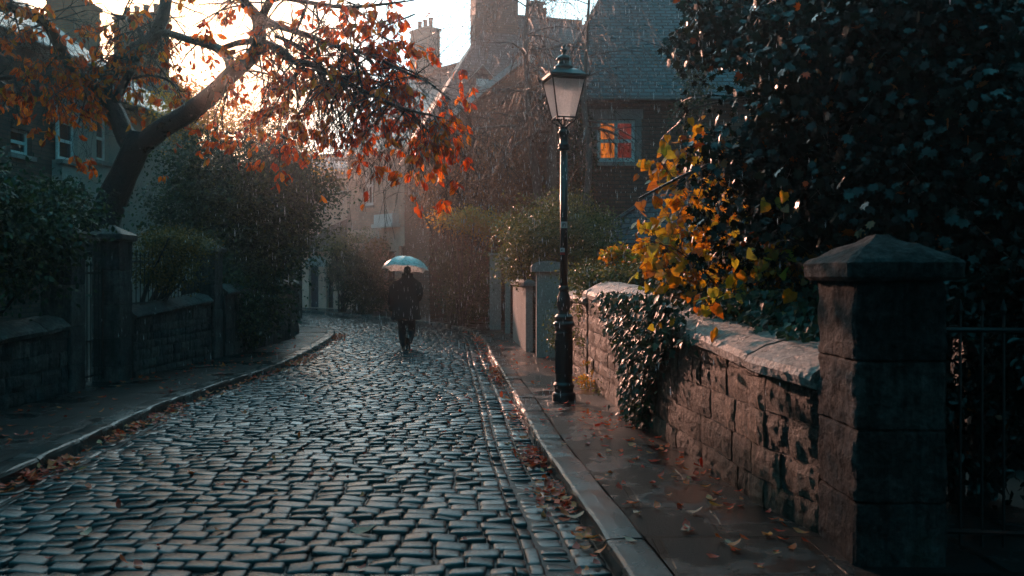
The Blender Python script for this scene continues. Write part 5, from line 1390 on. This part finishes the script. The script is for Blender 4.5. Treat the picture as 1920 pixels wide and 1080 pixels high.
bush('laurel_bush', 'black laurel filling the gap behind the iron gate', 'shrub', (3.0, 5.7, .1), [((2.7, 5.6, 1.0), (.5, .3, .9)), ((3.5, 5.6, 1.1), (.6, .3, 1.0))], 6000, .07, 'oval', LM['dark'], 91, .15, shell=.1)
# big dark tree filling the upper right
DT = thing('dark_tree', 'huge near-black glossy-leaved tree filling the upper right', 'tree', (4.3, 7.6, .1))
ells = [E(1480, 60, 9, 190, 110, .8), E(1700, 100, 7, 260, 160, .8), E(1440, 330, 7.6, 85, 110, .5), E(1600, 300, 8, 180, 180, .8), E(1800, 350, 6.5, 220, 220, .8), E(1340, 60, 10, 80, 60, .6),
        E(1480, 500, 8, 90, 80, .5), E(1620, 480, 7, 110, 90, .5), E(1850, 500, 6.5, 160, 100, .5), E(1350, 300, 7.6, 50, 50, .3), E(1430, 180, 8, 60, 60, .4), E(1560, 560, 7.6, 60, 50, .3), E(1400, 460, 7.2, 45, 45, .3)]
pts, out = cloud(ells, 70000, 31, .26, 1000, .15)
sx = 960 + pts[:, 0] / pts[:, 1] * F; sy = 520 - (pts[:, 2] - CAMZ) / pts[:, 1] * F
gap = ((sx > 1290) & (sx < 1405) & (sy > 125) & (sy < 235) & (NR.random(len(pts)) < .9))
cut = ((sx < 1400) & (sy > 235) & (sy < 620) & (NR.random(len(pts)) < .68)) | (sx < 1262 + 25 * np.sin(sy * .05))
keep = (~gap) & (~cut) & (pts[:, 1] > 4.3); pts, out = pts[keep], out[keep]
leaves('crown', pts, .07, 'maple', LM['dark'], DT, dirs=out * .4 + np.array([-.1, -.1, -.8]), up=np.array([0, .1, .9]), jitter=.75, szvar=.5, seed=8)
mb = MB(); rng = random.Random(3)
mb.tube(smooth_path([Vector((4.3, 7.6, 0)), Vector((4.2, 7.7, 1.6)), Vector((4.0, 7.8, 3.0)), Vector((3.8, 8, 5.5))], 5), resample([.32, .26, .22, .1], 5), 12)
mb.build('trunk', M['bark'], DT, smooth=True)
mb = MB(); tps = []
for tgt in [e[0] for e in ells]:
    tgt = Vector(tgt); st = Vector((4.1, 7.75, rng.uniform(1.4, 3.6))); m_ = st.lerp(tgt, .5) + Vector((0, 0, .3))
    pv = smooth_path([st, m_, tgt], 6); mb.tube(pv, resample([.08, .05, .015], 6), 7)
    for i in range(4, len(pv), 2): grow(mb, pv[i], Vector((rng.gauss(0, 1), rng.gauss(0, 1), rng.gauss(0, .6))), .9, .02, 2, tps, rng, .1, 2)
mb.build('branches', M['bark'], DT)
# unseen trees added behind and beside the viewer to block sky light
for (lab, base, ells, sd_) in (('dark tree added unseen behind the viewer on the left pavement to block sky light', (-7, -4, .1), [((-6.5, -4, 5.5), (3.2, 3.5, 2.6)), ((-7.5, 1.5, 6.0), (2.2, 3.0, 2.4))], 51),
                               ('dark tree added unseen behind the viewer on the right to block sky light', (5, -5, .1), [((4.2, -4.5, 6), (4, 4, 3)), ((5.5, 1.0, 5.8), (2.4, 3, 2.6)), ((2.5, -1, 7.5), (4, 3.5, 1.2)), ((-2.5, -2, 8), (4, 3.5, 1.2))], 52),):
    bush('dark_tree', lab, 'tree', base, ells, 9000, .30, 'maple', LM['dark'], sd_, .5, shell=.2, trad=.22)

# bare birches on the right
rng = random.Random(17)
def birch(name, label, base, trunk_pts, rad, n, L, droop, depth=3, seed=1):
    global rng; rng = random.Random(seed)
    root = thing(name, label, 'tree', base); mb = MB()
    pv = smooth_path([P(*q) for q in trunk_pts], 6); pv = [Vector(base) - Vector((0, 0, .1))] + pv; rs = [rad[0]] + resample(rad, 6)
    mb.tube(pv, rs, 9); mb.build('trunk', M['bark_pale'], root, smooth=True)
    mb = MB(); tps = []
    for k in range(n):
        i = rng.randint(len(pv) // 4, len(pv) - 1); d = Vector((rng.gauss(0, 1), rng.gauss(0, .8), abs(rng.gauss(.5, .5))))
        grow(mb, pv[i], d, L * rng.uniform(.6, 1.3), max(.012, rs[i] * .42), depth, tps, rng, droop, 4, .28, 5, .0028)
    mb.build('branches', M['twig'], root)
    pts = [tuple(p) for p, d in tps if rng.random() < .16]
    if pts: leaves('leaves', pts, .05, 'small', LM['russet'], root, seed=seed)
birch('bare_birch', 'bare weeping birch in front of the gabled roofs, left of the lamp', (.75, 22.5, .1), [(1015, 400, 22.5), (1000, 300, 22.5), (992, 220, 22.5), (988, 150, 22.5), (985, 80, 22.5), (990, 0, 22.5), (1000, -80, 22.5)], [.13, .12, .10, .08, .065, .05, .03], 40, 1.7, .34, 3, 61)
birch('bare_birch', 'slender bare tree against the slate roof right of the lamp', (1.75, 19.5, .1), [(1100, 380, 19.5), (1105, 280, 19.5), (1095, 200, 19.5), (1098, 120, 19.5), (1102, 40, 19.5), (1108, -60, 19.5)], [.08, .07, .06, .045, .035, .025], 14, 1.4, .30, 3, 63)
bush('wall_creeper', 'dark ivy column climbing the stone house left of the lit window', 'ivy', (2.0, 21.7, .1), [E(1092, 290, 21.75, 16, 70, .12), E(1085, 380, 21.7, 22, 60, .12), E(1075, 230, 21.75, 14, 30, .12)], 5000, .075, 'ivy', LM['ivy'], 71, .15, shell=.1, trunk=False)
bush('wall_creeper', 'brown creeper covering the gabled cottage wall', 'ivy', (-.6, 28.6, .1), [E(960, 330, 28.7, 75, 110, .25), E(1020, 250, 28.7, 60, 80, .2), E(920, 260, 28.7, 45, 45, .2), E(1000, 180, 28.6, 40, 40, .15)], 9000, .08, 'small', LM['russet'], 72, .3, shell=.1, trunk=False)
bush('holly_tree', 'small dark glossy evergreen against the slate roof', 'tree', (3.2, 15.5, .1), [E(1300, 150, 15.5, 22, 55), E(1290, 220, 15.5, 30, 40), E(1320, 300, 15, 30, 60)], 2600, .06, 'small', LM['ivy'], 73, .18, shell=.1)
# ------------------------------------------------------------------ fallen leaves
rng = random.Random(99); pts, ups = [], []
def lerp_line(line, s):
    i = min(int(s), len(line) - 2); return line[i].lerp(line[i + 1], s - i), norm2(line, i, 1)
for k in range(1700):                         # right gutter
    s = rng.uniform(0, 1) ** 1.15 * (9.6 * NS); p, n = lerp_line(RK, s)
    cl = mnoise.noise((s * .06, 1.3, 0))
    if cl < .0 and rng.random() < .85: continue
    q = p - n * (abs(rng.gauss(0, .10)) + .03); pts.append((q.x, q.y, .015 + rng.random() * .035))
for k in range(1700):                         # left gutter
    s = rng.uniform(.4, 10 * NS); p, n = lerp_line(LK, s)
    if mnoise.noise((s * .05, 7.7, 0)) < -.05 and rng.random() < .8: continue
    q = p + n * (abs(rng.gauss(0, .13)) + .03); pts.append((q.x, q.y, .012 + rng.random() * .035))
for k in range(260):                          # left pavement
    s = rng.uniform(1, 9 * NS); p, n = lerp_line(LK, s); q = p - n * rng.uniform(.3, 1.5); pts.append((q.x, q.y, .108))
for k in range(150):                          # right pavement
    s = rng.uniform(0, 9 * NS); p, n = lerp_line(RK, s); q = p + n * rng.uniform(.2, 1.1) ; pts.append((q.x, q.y, .108))
for k in range(110):                          # drift near the right wall foot
    y = rng.uniform(4.6, 9.5); pts.append((wallx(y) - abs(rng.gauss(.05, .35)) - .05, y, .112))
for k in range(260):                          # road
    s = rng.uniform(0, 9 * NS); p, n = lerp_line(RK, s); q = p - n * rng.uniform(.4, 3.8); pts.append((q.x, q.y, .06))
d = NR.normal(size=(len(pts), 3)) * np.array([1, 1, .12])
lt = leaves('leaf_litter', pts, .075, 'curl', LM['litter'], None, dirs=d * 3, up=np.tile([[0, 0, 3.0]], (len(pts), 1)), jitter=.5, szvar=.4, seed=12)
tag(lt, 'red and brown leaves gathered along both gutters', 'leaf litter', kind='stuff')
mred_ = leafmat('scarlet_leaf', [(0, (.85, .03, .015)), (1, (.95, .05, .02))], .55, .2); mor_ = leafmat('orange_leaf', [(0, (.9, .17, .02)), (1, (.95, .26, .03))], .55, .2); mpk_ = leafmat('pale_leaf', [(0, (.7, .28, .18)), (1, (.8, .34, .24))], .55, .15)
spots = [(1214, 864, mred_, .10, 'larger scarlet leaf on the wet pavement near the wall foot'), (1160, 855, mred_, .06, 'small scarlet leaf nearest the kerb beside the larger scarlet one'), (1207, 878, mred_, .06, 'small scarlet leaf just in front of the larger scarlet one'),
 (1313, 912, mor_, .09, 'bright orange leaf on the pavement halfway along the near wall'), (1357, 949, mor_, .10, 'long orange leaf close to the foot of the near wall'), (1445, 999, mor_, .09, 'orange leaf on the pavement nearest the big pier'),
 (1185, 822, mor_, .09, 'orange leaf on the pavement below the ivy'), (1285, 962, mpk_, .13, 'pinkish curled leaf in the middle of the wet pavement'), (1284, 998, mpk_, .11, 'pale leaf lying flat on the near pavement'), (1196, 1016, mpk_, .09, 'pale leaf on the pavement edge near the kerb'),
 (1187, 959, mpk_, .08, 'pale small leaf midway between kerb and wall'), (1375, 1020, mpk_, .06, 'tiny pale leaf at the bottom of the pavement')]
for (px, py, mt_, sz, lab) in spots:
    p = G(px, py, .11); o = leaves('fallen_leaf', [(0, 0, 0)], sz, 'curl', mt_, None, dirs=[(rng.gauss(0, 1) * 3, rng.gauss(0, 1) * 3, 0)], up=[(0, 0, 5)], jitter=.3, szvar=0, seed=int(px)); o.location = p; tag(o, lab, 'leaf', 'bright fallen leaves')
for (px, py, mt_, sz, lab) in ((655, 998, mpk_, .16, 'curled brown leaf alone on the cobbles near the bottom'), (762, 726, mor_, .08, 'orange leaf on the cobbles in front of the person'), (150, 1006, mpk_, .11, 'faded leaf on the cobbles at the lower left'), (1080, 1003, mor_, .15, 'big rust-brown leaf in the right gutter'), (1062, 972, mpk_, .15, 'pale pointed leaf in the right gutter behind the rust-brown one'), (968, 783, mor_, .12, 'orange leaf clump on the kerb line left of the lamp')):
    p = G(px, py, .06); o = leaves('fallen_leaf', [(0, 0, 0)], sz, 'curl', mt_, None, dirs=[(rng.gauss(0, 1) * 3, rng.gauss(0, 1), 0)], up=[(0, -.5, 5)], jitter=.3, szvar=0, seed=int(px)); o.location = p; tag(o, lab, 'leaf', 'bright fallen leaves')

# ------------------------------------------------------------------ falling rain: elongated drops
m, t, out = newmat('rain_water')
p_ = N(t, 'ShaderNodeBsdfTranslucent', {'Color': (.95, .97, 1, 1)}); q_ = N(t, 'ShaderNodeBsdfDiffuse', {'Color': (.7, .75, .78, 1)})
mxs = N(t, 'ShaderNodeMixShader', {0: .35, 1: p_.outputs[0], 2: q_.outputs[0]}); t.links.new(mxs.outputs[0], out.inputs['Surface'])
n = 11000; rg = np.random.default_rng(5)
Y = 3.5 + 26 * rg.random(n) ** .75; px = rg.normal(900, 270, n); py = rg.uniform(-20, 760, n)
X = (px - 960) / F * Y; Z = CAMZ - (py - 520) / F * Y; ok = Z > .25
pts = np.stack([X, Y, Z], 1)[ok]
tv = np.array([(0, 0, -.5), (.5, 0, -.1), (0, .5, -.1), (-.5, 0, -.1), (0, -.5, -.1), (0, 0, .5)], float); tf = [(0, 2, 1), (0, 3, 2), (0, 4, 3), (0, 1, 4), (5, 1, 2), (5, 2, 3), (5, 3, 4), (5, 4, 1)]
mb = MB()
for p in pts:
    w_ = rg.uniform(.0018, .0042) * (.7 + p[1] * .03); l = rg.uniform(.02, .055); sl = rg.uniform(-.05, .02)
    mb.add([(p[0] + v[0] * w_ + v[2] * l * sl, p[1] + v[1] * w_, p[2] + v[2] * l) for v in tv], tf)
tag(mb.build('rain', m), 'fine falling raindrops across the street', 'rain', kind='stuff')

# ------------------------------------------------------------------ haze
HAZE = True
if HAZE:
    mb = MB(); mb.box(-45, 40, -14, 62, -1.2, 17)
    m, t, out = newmat('damp_haze')
    v = N(t, 'ShaderNodeVolumePrincipled', {'Color': (.92, .93, .95, 1), 'Density': .0026, 'Anisotropy': .84})
    t.links.new(v.outputs[0], out.inputs['Volume'])
    tag(mb.build('haze', m), 'damp sunlit air filling the street', 'haze', kind='stuff')
